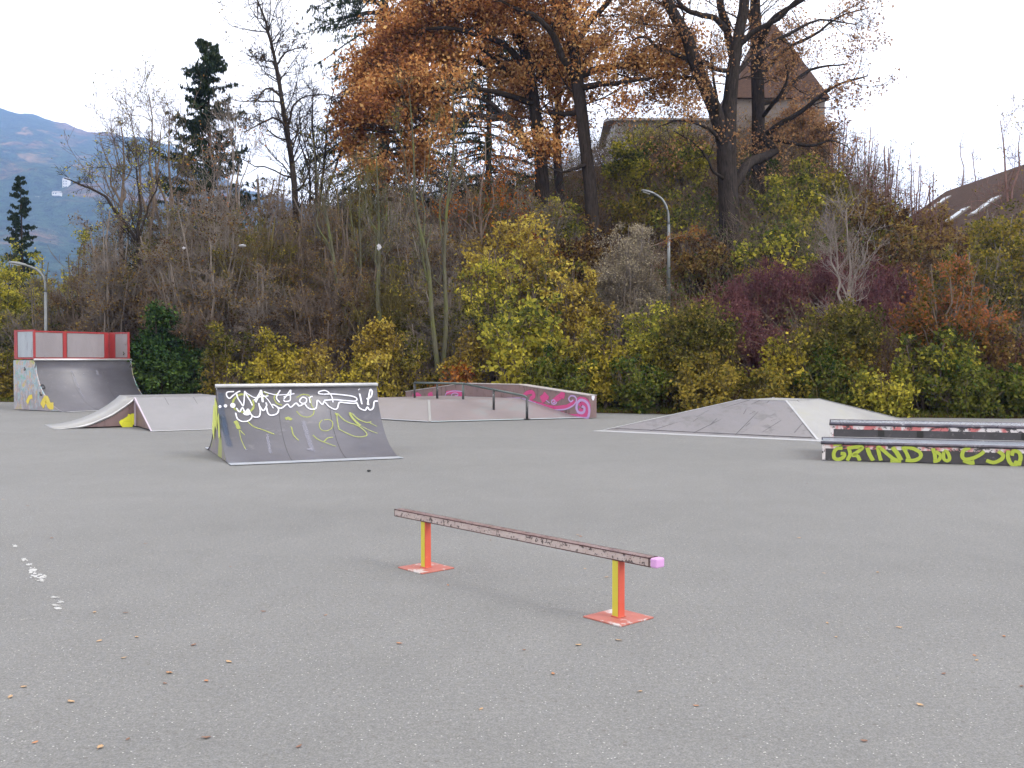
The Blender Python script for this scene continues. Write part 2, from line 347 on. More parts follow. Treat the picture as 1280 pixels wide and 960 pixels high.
# ================================================================== QUARTER PIPE WITH DECK (left, far)
def deck_quarter():
    P0 = gnd(17.5, 512.3); th = R(32); Rn = (math.cos(th), -math.sin(th)); Wd = (math.sin(th), math.cos(th))
    w, h, deck, L = 3.55, 1.6, 1.15, 1.72
    t = empty('quarter_pipe', P0, 'tall grey quarter pipe with a red framed railing round its deck and a graffiti side', 'quarter pipe')
    fr = Frame(P0, Wd, Rn, P0); fa = Frame(P0, Wd, Rn)
    z = circ(L, h); n = 22; arc = [(deck + L * i / n, z(L * i / n)) for i in range(n + 1)]
    # side panels
    m, nt, out = newmat('pastel_graffiti_panel')
    co = N(nt, 'ShaderNodeTexCoord').outputs['Object']
    n1 = noise(nt, mapped(nt, co, (1, 1, .8)), 4.6, 6, .75); n2 = noise(nt, mapped(nt, co, (1.3, 1.3, .6)), 6, 5, .7); n3 = noise(nt, co, 1.1, 3)
    ra = ramp(nt, [(.36, (.14, .32, .18)), (.43, (.17, .28, .33)), (.49, (.27, .35, .37)), (.54, (.34, .23, .27)), (.6, (.38, .33, .08)), (.66, (.2, .3, .12))]); nt.links.new(n1.outputs[0], ra.inputs[0])
    rr = ramp(nt, [(.42, g3(0)), (.56, g3(.85))]); nt.links.new(n2.outputs[0], rr.inputs[0])
    sp = N(nt, 'ShaderNodeSeparateXYZ'); nt.links.new(co, sp.inputs[0]); mr = N(nt, 'ShaderNodeMapRange'); mr.inputs['From Min'].default_value = .2; mr.inputs['From Max'].default_value = 1.1; nt.links.new(sp.outputs[2], mr.inputs['Value'])
    mul = N(nt, 'ShaderNodeMath', operation='MULTIPLY_ADD'); mul.inputs[1].default_value = .6; mul.inputs[2].default_value = -.15
    nt.links.new(mr.outputs[0], mul.inputs[0]); add = N(nt, 'ShaderNodeMath', operation='ADD', use_clamp=True); nt.links.new(mul.outputs[0], add.inputs[0]); nt.links.new(rr.outputs[0], add.inputs[1])
    colx = mixc(nt, add.outputs[0], (.2, .18, .205), ra.outputs[0])
    b = N(nt, 'ShaderNodeBsdfPrincipled'); b.inputs['Roughness'].default_value = .55; nt.links.new(colx, b.inputs['Base Color']); nt.links.new(b.outputs[0], out.inputs[0])
    poly = [(0, .03), (0, h - .01)] + [(r, zz - .012) for r, zz in arc[:-1]] + [(deck + L - .03, .012)]
    sl = [(r, max(.012, zz)) for r, zz in poly]
    mesh('side_panel', *prism(fr, sl, 0, .03), m, t)
    mesh('side_panel', *prism(fr, sl, w - .03, w), m, t)
    hitp = plane_hit(P0, (-Wd[0], -Wd[1], 0))
    kk = 7.111
    q = lambda pts: [(x / kk, 400 + y / kk) for x, y in pts]
    blackp = paintmat('black_marker', (.02, .02, .02), .3, 10)
    strokes('graffiti', [(.05, q([(360, 585), (385, 580), (400, 605), (375, 612)])), (.05, q([(355, 640), (360, 665), (378, 668)])), (.04, q([(300, 355), (318, 380), (312, 430)])), (.04, q([(215, 420), (228, 440), (212, 445)]))], hitp, blackp, t, P0, off=.005)
    yb = paintmat('yellow_spray_patch', (.62, .5, .06), .5, 9, .8)
    strokes('graffiti', [(.22, q([(370, 770), (410, 700), (440, 760), (478, 765)])), (.14, q([(240, 740), (262, 690), (290, 680)]))], hitp, yb, t, P0, off=.004)
    # riding surface
    low = [(r, max(0, zz - .02)) for r, zz in arc]; top = [(r, max(.008, zz)) for r, zz in arc]
    mesh('riding_surface', *prism(fr, top + low[::-1], .031, w - .031), M_ply, t, True)
    for s_ in (1.2, 2.4): arc_seam(fr, top, s_, t)
    mesh('deck', *boxp(fr, .031, w - .031, .03, deck - .04, h - .04, h), M_plylight, t)
    mesh('back_panel', *boxp(fr, .031, w - .031, 0, .029, .03, h - .045), M_brown, t)
    cp = [fr.p(-.02, deck, h + .01), fr.p(w + .02, deck, h + .01)]
    mesh('coping', *tube(cp, .035), M_steel, t, True)
    mesh('threshold_plate', *boxp(fr, 0, w, deck + L - .12, deck + L + .12, .010, .016), M_steel, t)
    # scuffs
    hr = ramp_hit(fa, L, h, deck)
    strokes('scuff_marks', [(.05, q([(630, 440), (680, 560), (745, 700)])), (.09, q([(855, 380), (870, 410), (865, 425)])), (.06, q([(935, 420), (942, 440)])), (.05, q([(740, 480), (748, 488)])), (.08, q([(855, 450), (870, 490)]))], hr, W_scuff, t, P0, off=.006)
    # railing
    rt = link('railing', bpy.data.meshes.new('railing'), None, t)
    H0, H1 = h + .03, h + .96
    def seg(a, b, n_panels, mat, wide=()):
        fr_parts = []
        (wa, ra_), (wb, rb_) = a, b
        A = np.array([wa, ra_]); B = np.array([wb, rb_]); Lg = np.linalg.norm(B - A); D = (B - A) / Lg
        def bar(s0, s1, z0, z1, hw=.025):
            c = [A + D * s0, A + D * s1]; nn = np.array([-D[1], D[0]]) * hw; v = []
            for zz in (z0, z1):
                for cc, sg in ((c[0], -1), (c[1], -1), (c[1], 1), (c[0], 1)): v.append(fr.p(cc[0] + sg * nn[0], cc[1] + sg * nn[1], zz))
            return v, [[0, 1, 2, 3], [7, 6, 5, 4], [0, 4, 5, 1], [1, 5, 6, 2], [2, 6, 7, 3], [3, 7, 4, 0]]
        fr_parts += [bar(0, Lg, H0, H0 + .05), bar(0, Lg, H1 - .05, H1)]
        for i in range(n_panels + 1):
            s = Lg * i / n_panels; wd = wide[i] if i < len(wide) else .06
            s0 = min(max(0, s - wd / 2), Lg - wd)
            fr_parts.append(bar(s0, s0 + wd, H0 + .052, H1 - .052, .03))
        mesh('railing_frame', *join(*fr_parts), M_red, rt)
        for i in range(n_panels):
            s0 = Lg * i / n_panels + (wide[i] if i < len(wide) else .06) / 2 + .04; s1 = Lg * (i + 1) / n_panels - .07
            mesh('railing_panel', *bar(s0, s1, H0 + .06, H1 - .06, .008), mat, rt)
    seg((.04, .03), (.04, deck - .05), 1, M_panelblue, (.16, .06))
    seg((.04 + .06, .04), (w - .1, .04), 2, M_panel, (.06, .13, .16))
    seg((w - .04, .03), (w - .04, deck - .05), 1, M_panel, (.34, .06))
deck_quarter()

# ================================================================== SPINE RAMP (middle left)
def spine():
    w, h, Rn_ = 2.72, 1.154, 1.55
    Wd = (.9165, .400); Rn = (.400, -.9165)
    C = np.array([-4.9, 16.5, 0.0]); t = empty('spine_ramp', C, 'dark spine ramp with white and yellow graffiti scrawled across its curved face', 'skate ramp')
    fr = Frame(C, Wd, Rn, C); fa = Frame(C, Wd, Rn); z = circ(Rn_, h); n = 22; cw = .05
    L = Rn_ - cw
    z = circ(L, h)
    arc = [(cw + L * i / n, z(L * i / n)) for i in range(n + 1)]
    top = [(r, max(.008, zz)) for r, zz in arc]; low = [(r, max(0, zz - .02)) for r, zz in arc]
    mesh('riding_surface', *prism(fr, top + low[::-1], .0, w), M_ply, t, True)
    bk = [(-r, zz) for r, zz in top]; bl = [(-r, zz) for r, zz in low]
    mesh('riding_surface', *prism(fr, bk + bl[::-1], .0, w), M_ply, t, True)
    mesh('ridge_cap', *boxp(fr, 0, w, -cw + .002, cw - .002, h - .05, h + .002), M_steel, t)
    for s in (1, -1): mesh('coping', *tube([fr.p(-.015, s * cw, h + .012), fr.p(w + .015, s * cw, h + .012)], .033), M_steel, t, True)
    for s_ in (w * .36, w * .68): arc_seam(fr, top, s_, t)
    side = [(r, max(.015, zz - .022)) for r, zz in arc[:-1]]
    poly = [(-r, zz) for r, zz in side[::-1]] + side
    poly = [(poly[0][0], .012)] + poly + [(poly[-1][0], .012)]
    m = surf('spine_side_panel', (.14, .125, .14), (.2, .175, .185), 2, .6, c3=(.26, .29, .08), scale3=1.6, th=(.5, .6), stretch=(1, 1, .45))
    mesh('side_panel', *prism(fr, poly, .012, .03), m, t); mesh('side_panel', *prism(fr, poly, w - .03, w - .012), m, t)
    hp = plane_hit(C, (-Wd[0], -Wd[1], 0))
    yy = paintmat('yellow_side_spray', (.5, .55, .1), .35, 8, .9)
    e = 5.818; q = lambda pts: [(260 + x / e, 475 + y / e) for x, y in pts]
    strokes('graffiti', [(.35, q([(62, 150), (58, 250), (55, 340)])), (.28, q([(50, 200), (45, 300), (38, 400)])), (.2, q([(75, 250), (82, 350), (85, 420)]))], hp, yy, t, C, off=-.006 + .012)
    mesh('threshold_plate', *boxp(fr, 0, w, cw + L - .19, cw + L + .09, .011, .018), M_alu, t)
    mesh('threshold_plate', *boxp(fr, 0, w, -cw - L - .09, -cw - L + .19, .011, .018), M_alu, t)
    hr = ramp_hit(fa, L, h, cw)
    W = .055
    def dot(cx, cy, r_): return (r_ * .0021 / .62 / .34 * .62, [(cx + .5 * r_ * math.cos(k * .9), cy + .5 * r_ * math.sin(k * .9)) for k in range(9)])
    white = [
     (W, [(190,85),(140,90),(135,115),(155,135),(180,115),(215,90),(235,82)]), (W, [(205,90),(215,130),(240,170),(255,190),(262,150),(265,80)]),
     (W, [(265,80),(285,120),(310,160),(322,188)]), (.04, [(265,85),(300,110),(345,130),(385,105)]), (.09, [(345,165),(360,130),(378,95),(385,80),(392,120),(398,165)]), (.05, [(330,150),(375,125),(440,118)]),
     (.04, [(400,110),(430,140),(455,175),(475,210)]), (.04, [(405,85),(450,100),(500,110),(560,108),(630,102)]), (W, [(525,75),(505,105),(498,135),(520,165)]),
     (W, [(550,140),(575,110),(600,75),(598,115),(595,150),(560,158),(548,145)]), (.035, [(545,125),(590,112),(625,98)]),
     (W, [(680,130),(665,155),(685,172),(710,165),(715,140),(695,128),(680,130)]), (W, [(733,125),(738,150),(742,170)]), (W, [(733,140),(745,125),(760,120)]),
     (W, [(840,105),(805,100),(810,85),(850,78),(880,95),(900,125),(908,165)]), (.06, [(840,105),(900,103),(980,110),(1050,120),(1080,135),(1070,155),(1000,152),(920,145),(840,150)]),
     (.1, [(1098,72),(1094,68)]), (.075, [(1100,100),(1108,130),(1118,180)]), (.075, [(1158,185),(1165,140),(1172,95),(1180,72),(1192,85),(1185,120),(1165,135),(1150,140)]), (.07, [(1160,160),(1168,185)]),
     # long wavy underline
     (.06, [(205,205),(228,235),(250,205),(270,240),(290,215),(310,250),(335,272),(370,268),(380,230),(372,190),(368,170)]),
     (.055, [(200,240),(215,285),(255,305),(300,295),(320,265),(300,240)]), (.2, [(262,235),(280,245),(298,240)]), dot(180, 187, 18), dot(127, 191, 12), dot(87, 196, 10),
     (.06, [(370,185),(400,225),(425,190),(420,165)]), (.06, [(425,200),(435,245),(460,260),(500,248),(512,215),(490,190),(465,180)]), (.06, [(490,190),(530,208),(575,178),(600,200),(640,170),(662,195)]),
     (.06, [(640,170),(665,190),(700,175),(720,200),(750,215),(785,205),(795,150),(830,180),(845,160),(880,195),(920,215),(940,205),(955,165),(1000,168),(1060,172),(1085,165)]),
     (.065, [(1080,165),(1100,205),(1140,222),(1158,200),(1175,220),(1200,205),(1208,160),(1235,155)])]
    strokes('graffiti', [(wd, q(p)) for wd, p in white], hr, W_white, t, C, off=.012, ws=.34)
    yl = [(.09, [(310,120),(240,105),(190,140),(180,190),(220,225),(290,235),(330,200),(325,140)]), (.16, [(195,298),(210,320),(225,360)]), (.03, [(225,360),(240,430),(275,510)]), (.04, [(230,365),(270,405)]),
      (.05, [(285,300),(330,340),(400,365),(490,400)]), (.14, [(560,285),(585,280),(610,292)]), (.05, [(600,345),(608,350),(620,400),(660,445)]), (.045, [(640,225),(680,262),(730,270),(765,250),(770,215),(750,180),(740,120),(690,105),(640,130)]),
      (.04, [(830,290),(810,320),(820,360),(860,372),(900,350),(905,310),(880,290),(840,292)]), (.07, [(925,240),(940,265)]), (.04, [(935,240),(940,300),(955,370)]), (.05, [(935,240),(1000,300),(1090,335),(1150,385),(1145,410),(1080,415),(1000,385),(955,360)]),
      (.1, [(1030,235),(1045,270),(1080,310),(1110,335)]), (.05, [(1040,240),(1090,285),(1150,310),(1190,305)]), (.035, [(1110,335),(1180,370),(1235,390)]), (.03, [(1160,305),(1200,325),(1230,340)]), (.05, [(760,400),(800,435),(860,460),(935,487)]), (.05, [(840,455),(870,425),(910,418)]),
      (.08, [(400,85),(425,95)]), (.05, [(385,150),(420,120),(440,95)]), (.05, [(500,95),(480,130),(500,170),(540,185)]), (.04, [(825,492),(829,498)])]
    strokes('graffiti', [(wd, q(p)) for wd, p in yl], hr, W_yellow, t, C, off=.006, ws=.42)
    strokes('graffiti', [(.1, [(276, 490), (277, 512), (280, 535), (288, 560)]), (.08, [(279, 520), (284, 545)])], hr, W_blue, t, C, off=.006)
    strokes('scuff_marks', [(.08, q([(690,290),(720,400),(765,530)])), (.05, q([(430,390),(440,460),(455,540)])), (.1, q([(735,500),(745,515)])), (.04, q([(272,505),(280,515)]))], hr, W_scuff, t, C, off=.009)
spine()

# ================================================================== FUN BOX WITH CURVED JUMP (left)
def jump_box():
    A = np.array([-9.02, 23.8, 0]); U = (.855, .519); Vd = (-.519, .855); h = .70
    t = empty('jump_box', A, 'small brown sided jump ramp with a curved kicker and a flat pale bank', 'skate ramp')
    f1 = Frame(A, Vd, (-U[0], -U[1]), A)      # curved kicker: run to the left, width going away
    L = 1.78; z = circ(L, h); n = 14; arc = [(L * i / n, z(L * i / n)) for i in range(n + 1)]
    top = [(r, max(.007, zz)) for r, zz in arc]; low = [(r, max(0, zz - .02)) for r, zz in arc]
    mesh('curved_kicker', *prism(f1, top + low[::-1], 0, 2.0), M_funpale, t, True)
    poly = [(0, .03)] + [(r, max(.03, zz - .03)) for r, zz in arc[:-2]]
    mesh('side_panel', *prism(f1, poly, .02, .045), M_brown, t)
    mesh('edge_strip', *prism(f1, [(r, zz + .006) for r, zz in top] + [(r, max(.001, zz - .05)) for r, zz in top[::-1]], -.012, .018), M_steel, t, True)
    f2 = Frame(A, U, (-Vd[0], -Vd[1]), A); Wb = 2.05; B = 1.87
    mesh('bank', *prism(f2, [(0, h), (B, .008), (B, 0), (B - .06, 0), (0, h - .022)], .0, Wb), M_plylight, t)
    mesh('deck', *boxp(f2, .0, Wb, -2.0, -.002, h - .024, h), M_plylight, t)
    mesh('side_panel', *prism(f2, [(0, .03), (0, h - .03), (B - .1, .03)], .02, .045), M_brown, t)
    mesh('side_panel', *prism(f2, [(-2, .03), (-2, h - .03), (0, h - .03), (B - .1, .03)], Wb - .045, Wb - .02), M_brown, t)
    mesh('back_panel', *boxp(f2, .05, Wb - .05, -2.0, -1.975, .03, h - .03), M_brown, t)
    mesh('threshold_plate', *boxp(f2, 0, Wb, B - .1, B + .1, .010, .016), M_steel, t)
    for s_ in (.68, 1.36): mesh('sheet_joint', *prism(f2, [(.02, h - .004), (B - .12, .042), (B - .12, .030), (.02, h - .016)], s_ - .005, s_ + .005), W_seam, t)
    pal = surf('pale_edge_trim', (.36, .30, .37), (.42, .37, .43), 3, .5)
    mesh('edge_strip', *prism(f2, [(-.0, h + .006), (B, .016), (B, .004), (0, h - .05)], -.018, .012), pal, t)
    mesh('corner_post', *boxp(f2, -.02, .02, -.03, .0, .02, h - .03), pal, t)
    hp = plane_hit(f1.O + f1.W * .02, -f1.W); e = 4.5714; q = lambda pts: [(x / e, 380 + y / e) for x, y in pts]
    yel = paintmat('bright_yellow_spray', (.62, .62, .03), .2, 6)
    strokes('graffiti', [(.16, q([(755, 635), (745, 660), (735, 690)])), (.18, q([(690, 694), (720, 675), (758, 655)])), (.16, q([(700, 692), (760, 690)])), (.1, q([(762, 625), (764, 690)]))], hp, yel, t, A, off=.004)
    hp2 = plane_hit(f2.O + f2.W * .02, -f2.W)
    strokes('graffiti', [(.09, q([(770, 620), (773, 660), (774, 690)]))], hp2, yel, t, A, off=.004)
jump_box()

# ================================================================== PINK PYRAMID with long ledge and black rail
def pink_box():
    a = np.array([.75, -.66]); a /= np.linalg.norm(a); E = np.array([2.1, 27.1]); b = np.array([.66, .75]); h = .5
    nb = np.array([a[1], -a[0]]); nb = -nb if nb[1] > 0 else nb          # toward the camera side
    C0 = np.array([-2.1, 25.5]); C1 = np.array([1.98, 27.32]); T0 = np.array([-2.29, 27.4]); T1 = np.array([.25, 28.72])
    L0 = np.array([-5.2, 28.2]); TL = np.array([-4.0, 29.2])
    base = np.array([-1, 28.5, 0])
    t = empty('funbox', base, 'low pinkish pyramid funbox standing before the pink graffiti ledge', 'skate ramp')
    P = lambda p, z: np.array([p[0], p[1], z]) - base
    mesh('bank', *hexa(P(C0, .01), P(C1, .01), P(T1, h), P(T0, h), .012), M_pinkply, t)
    mesh('bank', *hexa(P(L0, .01), P(C0, .01), P(T0, h), P(TL, h), .012), surf('grey_pink_ply', (.165, .15, .15), (.195, .175, .175), .9, .5), t)
    TB = np.array([-1.7, 31.4]); 
    mesh('deck', *hexa(P(T0, h - .002), P(T1, h - .002), P(TB + a * .3, h - .002), P(TL, h - .002), .02), M_pinkply, t)
    mesh('back_panel', *hexa(P(TL, h), P(TB + a * .3, h), P(TB + a * .3 + b * .02, h), P(TL + b * .02, h), h - .01), M_brown, t)
    mesh('back_panel', *hexa(P(L0, .05), P(TL, h), P(TL + b * .02, h), P(L0 + b * .02, .05), .04), M_brown, t)
    # hip strip and threshold
    def strip(p, q, z0, z1, wd, mat, nm):
        p3, q3 = P(p, z0), P(q, z1); d = q3 - p3; s = np.cross(d, [0, 0, 1.]); s = s / np.linalg.norm(s) * wd / 2
        mesh(nm, *hexa(p3 - s, p3 + s, q3 + s, q3 - s, .006), mat, t)
    strip(C0, T0, .022, h + .008, .07, M_funpale, 'hip_strip')
    teal = surf('teal_threshold', (.33, .42, .44), (.42, .47, .5), 2, .4, .2)
    f = Frame(C0, C1 - C0, (-(C1 - C0)[1] * -1, -(C1 - C0)[0]), base)
    Lf = np.linalg.norm(C1 - C0); mesh('threshold_plate', *boxp(f, 0, Lf, -.2, .12, .022, .028), teal, t)
    for o in (t.children[-1],): pass
    g = Frame(L0, C0 - L0, ((C0 - L0)[1], -(C0 - L0)[0]), base); Lg = np.linalg.norm(C0 - L0)
    mesh('threshold_plate', *boxp(g, 0, Lg, -.15, .12, .0225, .0285), M_alu, t)
    # ---- ledge
    wth = .34; tl = empty('ledge', (E[0], E[1], 0), 'long brown kinked ledge with pink and lavender swirl graffiti and pale top', 'skate ledge')
    eb = np.array([E[0], E[1], 0])
    fr = Frame(E, nb, -a, eb)     # w toward camera, r along the ledge going left/away
    pr = [(0, .64), (2.55, .90), (4.8, .90), (7.35, .60)]
    prof = [(0, .02)] + pr + [(7.35, .02)]
    mesh('ledge_body', *prism(fr, [(r, z - .022 if z > .1 else z) for r, z in prof], -wth, 0), M_brown, tl)
    cap = surf('pale_ledge_cap', (.27, .245, .24), (.33, .305, .295), 2, .5)
    mesh('ledge_cap', *prism(fr, [(r + (.0 if 0 < i < 3 else (-.015 if i == 0 else .015)), z) for i, (r, z) in enumerate(pr)] + [(r, z - .02) for r, z in pr[::-1]], -wth - .015, .015), cap, tl)
    hp = plane_hit((E[0], E[1], 0), (nb[0], nb[1], 0)); q = lambda pts: [(460 + x / 4, 450 + y / 4) for x, y in pts]
    def spiral(cx, cy, r, turns, a0=0, sx=1.0, sg=1):
        return [(cx + sx * r * (1 - i / 22 * .85) * math.cos(a0 + sg * i / 22 * turns * 6.283), cy + r * (1 - i / 22 * .85) * math.sin(a0 + sg * i / 22 * turns * 6.283)) for i in range(22)]
    pink = [(.30, q([(1050, 225), (1062, 205), (1090, 215), (1095, 245), (1075, 268), (1050, 255)])), (.2, q([(1090, 250), (1085, 275), (1050, 285)])), (.16, q([(900, 235), (940, 240), (1000, 232), (1035, 205)])), (.14, q([(960, 262), (1000, 278), (1060, 280)])),
        (.28, q([(865, 200), (885, 185), (895, 170)])), (.2, q([(925, 210), (950, 190), (975, 175)])), (.22, q([(960, 172), (985, 180)])), (.15, q([(780, 180), (795, 165), (820, 160), (830, 180), (810, 195)])), (.12, q([(870, 190), (905, 192)])),
        (.25, q([(225, 182), (250, 178), (262, 190)])), (.22, q([(300, 182), (325, 170)])), (.14, q([(390, 165), (425, 160), (460, 165), (465, 180), (430, 186)])), (.16, q([(800, 205), (880, 230), (930, 245)]))]
    strokes('graffiti', pink, hp, W_pink, tl, eb, off=.006, ws=.75)
    lav = [(.07, q([(490, 189), (560, 191), (640, 192), (770, 191)])), (.13, q([(770, 193), (860, 228), (950, 262), (1030, 285), (1090, 291), (1105, 275), (1107, 240), (1095, 212), (1070, 200), (1050, 212), (1044, 240), (1055, 262), (1078, 262), (1084, 240), (1070, 230)])),
        (.07, q([(930, 250), (990, 245), (1030, 225), (1044, 200), (1035, 182), (1015, 180), (1005, 195), (1015, 208), (1028, 200)])), (.06, q(spiral(930, 208, 15, 1.5))), (.05, q([(385, 185), (395, 165), (430, 155), (480, 158)])), (.06, q(spiral(352, 185, 10, 1.3))), (.05, q(spiral(440, 174, 14, 1.2, 1.5, 1.8))), (.05, q([(890, 200), (910, 215)]))]
    strokes('graffiti', lav, hp, W_lav, tl, eb, off=.012, ws=.55)
    # sticker-like pale mark near the end
    strokes('graffiti', [(.09, q([(1117, 185), (1133, 184)])), (.08, q([(1120, 193), (1130, 193)]))], plane_hit((E[0], E[1], 0), (a[0], a[1], 0)), W_white, tl, eb, off=.006)
    # ---- rail
    rr = np.array([.78, -.62]); rr /= np.linalg.norm(rr); Pn = np.array([.40, 26.5]); rb = np.array([Pn[0], Pn[1], 0])
    tr = empty('flat_down_rail', rb, 'black kinked grind rail on posts rising over the pink pyramid, with tape scraps', 'grind rail')
    M_rail = surf('black_rail_paint', (.015, .016, .017), (.03, .033, .033), 4, .4, c3=(.42, .42, .42), scale3=9, th=(.6, .63), stretch=(1, 1, 1))
    M_railtop = surf('grey_green_rail_steel', (.045, .062, .058), (.08, .10, .095), 4, .35, .2)
    Lp = lambda s, z: np.array([Pn[0] - rr[0] * s, Pn[1] - rr[1] * s, z]) - rb
    mesh('rail_bar', *tube([Lp(4.15, .935), Lp(2.26, .94)] , .032), M_railtop, tr, True)
    mesh('rail_bar', *tube([Lp(2.26, .94), Lp(.16, .655), Lp(.06, .635), Lp(.0, .58)], .032), M_railtop, tr, True)
    mesh('post', *tube([Lp(0, .02), Lp(0, .585)], .036), M_rail, tr, True)
    mesh('post', *tube([Lp(1.15, .18), Lp(1.15, .79)], .033), M_rail, tr, True)
    mesh('post', *tube([Lp(2.26, .46), Lp(2.26, .93)], .033), M_railtop, tr, True)
    mesh('post', *tube([Lp(3.25, .49), Lp(3.25, .93)], .033), M_rail, tr, True)
    mesh('post', *tube([Lp(4.15, .49), Lp(4.15, .93)], .033), M_rail, tr, True)
    for s, z in ((0, .008), ): mesh('foot_plate', *tube([Lp(s, .0301), Lp(s, z + .03)], .09, 16), M_rail, tr)
pink_box()

# ================================================================== BIG PYRAMID right
def pyramid():
    h = .65
    G = [np.array(v) for v in ((2.05, 22.4), (6.06, 19.7), (10.3, 25.7), (6.0, 27.6))]
    T = [np.array(v) for v in ((5.52, 23.95), (6.38, 23.15), (7.5, 24.3), (6.6, 25.1))]
    base = np.array([6.2, 23.5, 0]); t = empty('pyramid', base, 'wide low grey skate pyramid with scuffed faces and a white metal edge along its foot', 'skate ramp')
    P = lambda p, z: np.array([p[0], p[1], z]) - base
    mats = [M_fun, M_funpale, M_funpale, M_fun]  # right-hand faces use the paler ply: light from the right painted into colour
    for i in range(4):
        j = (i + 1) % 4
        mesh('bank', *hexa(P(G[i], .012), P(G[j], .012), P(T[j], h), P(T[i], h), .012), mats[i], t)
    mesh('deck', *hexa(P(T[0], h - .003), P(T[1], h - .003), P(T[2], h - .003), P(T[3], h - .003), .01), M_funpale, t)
    dk = surf('darker_inlaid_panel', (.13, .123, .13), (.165, .155, .162), 1.4, .5, c3=(.095, .09, .095), scale3=3, th=(.55, .62), stretch=(1, .4, 1))
    # inlaid darker sheet on the front bank beside the hip
    def onface(i, u, v, o=.0):
        j = (i + 1) % 4; g = G[i] + (G[j] - G[i]) * u; tt = T[i] + (T[j] - T[i]) * u
        return P(g + (tt - g) * v, .012 + (h - .012) * v + o)
    mesh('inlaid_sheet', *hexa(onface(0, .66, .05, .007), onface(0, .985, .05, .007), onface(0, .985, .97, .007), onface(0, .9, .8, .007), .005), dk, t)
    def strip(p3, q3, wd, mat, nm, th=.008):
        d = q3 - p3; s = np.cross(d, [0, 0, 1.]); s = s / np.linalg.norm(s) * wd / 2
        mesh(nm, *hexa(p3 - s, p3 + s, q3 + s, q3 - s, th), mat, t)
    wm = surf('white_metal_edge', (.30, .305, .32), (.38, .385, .40), 3, .4, .2)
    for i in range(4): strip(P(G[i], .026), P(T[i], h + .012), .05, wm, 'hip_strip')
    strip(P(T[0], h + .008), P(T[1], h + .008), .04, wm, 'hip_strip'); strip(P(T[1], h + .0085), P(T[2], h + .0085), .04, wm, 'hip_strip')
    # threshold plates: quads outside/inside of the base edges
    for i in range(4):
        j = (i + 1) % 4; c = np.mean(G, axis=0)
        oi = G[i] + (G[i] - c) * .065; oj = G[j] + (G[j] - c) * .065; ii = G[i] - (G[i] - c) * .045; ij = G[j] - (G[j] - c) * .045
        zin = .05
        mesh('threshold_plate', *hexa(P(oi, .006), P(oj, .006), P(G[j], .020), P(G[i], .020), .003), wm, t)
    for u0, v0, u1, v1 in ((.02, .06, .98, .045),): 
        p, q_ = onface(0, u0, v0, .010), onface(0, u1, v1, .010); strip(p, q_, .02, M_dark, 'seam', .004)
    for u_ in (.22, .44, .64): strip(onface(0, u_, .04, .009), onface(0, u_, .99, .009), .012, W_seam, 'sheet_joint', .004)
    for u_ in (.3, .6): strip(onface(1, u_, .04, .009), onface(1, u_, .99, .009), .010, W_seam, 'sheet_joint', .004)
    sc = paintmat('dark_scuffs', (.10, .095, .11), .9, 18, .45)
    j = 1; f0 = [G[0], G[1], T[1], T[0]]
    n = np.cross(P(G[1], 0) - P(G[0], 0), P(T[0], h) - P(G[0], 0)); hp = plane_hit((G[0][0], G[0][1], .012), n if n[2] > 0 else -n)
    q = lambda pts: [(740 + x / 4, 470 + y / 4) for x, y in pts]; rs = random.Random(3)
    ln = [(.03, q([(850, 285), (930, 235), (1000, 190)])), (.03, q([(590, 250), (610, 230), (625, 215)])), (.03, q([(1010, 290), (1040, 255), (1060, 235)]))]
    for k in range(7):
        x = rs.uniform(350, 1000); y = rs.uniform(190, 270); ln.append((.025, q([(x, y), (x + rs.uniform(15, 45), y - rs.uniform(8, 30))])))
    strokes('scuff_marks', ln, hp, sc, t, base, off=.016)
pyramid()

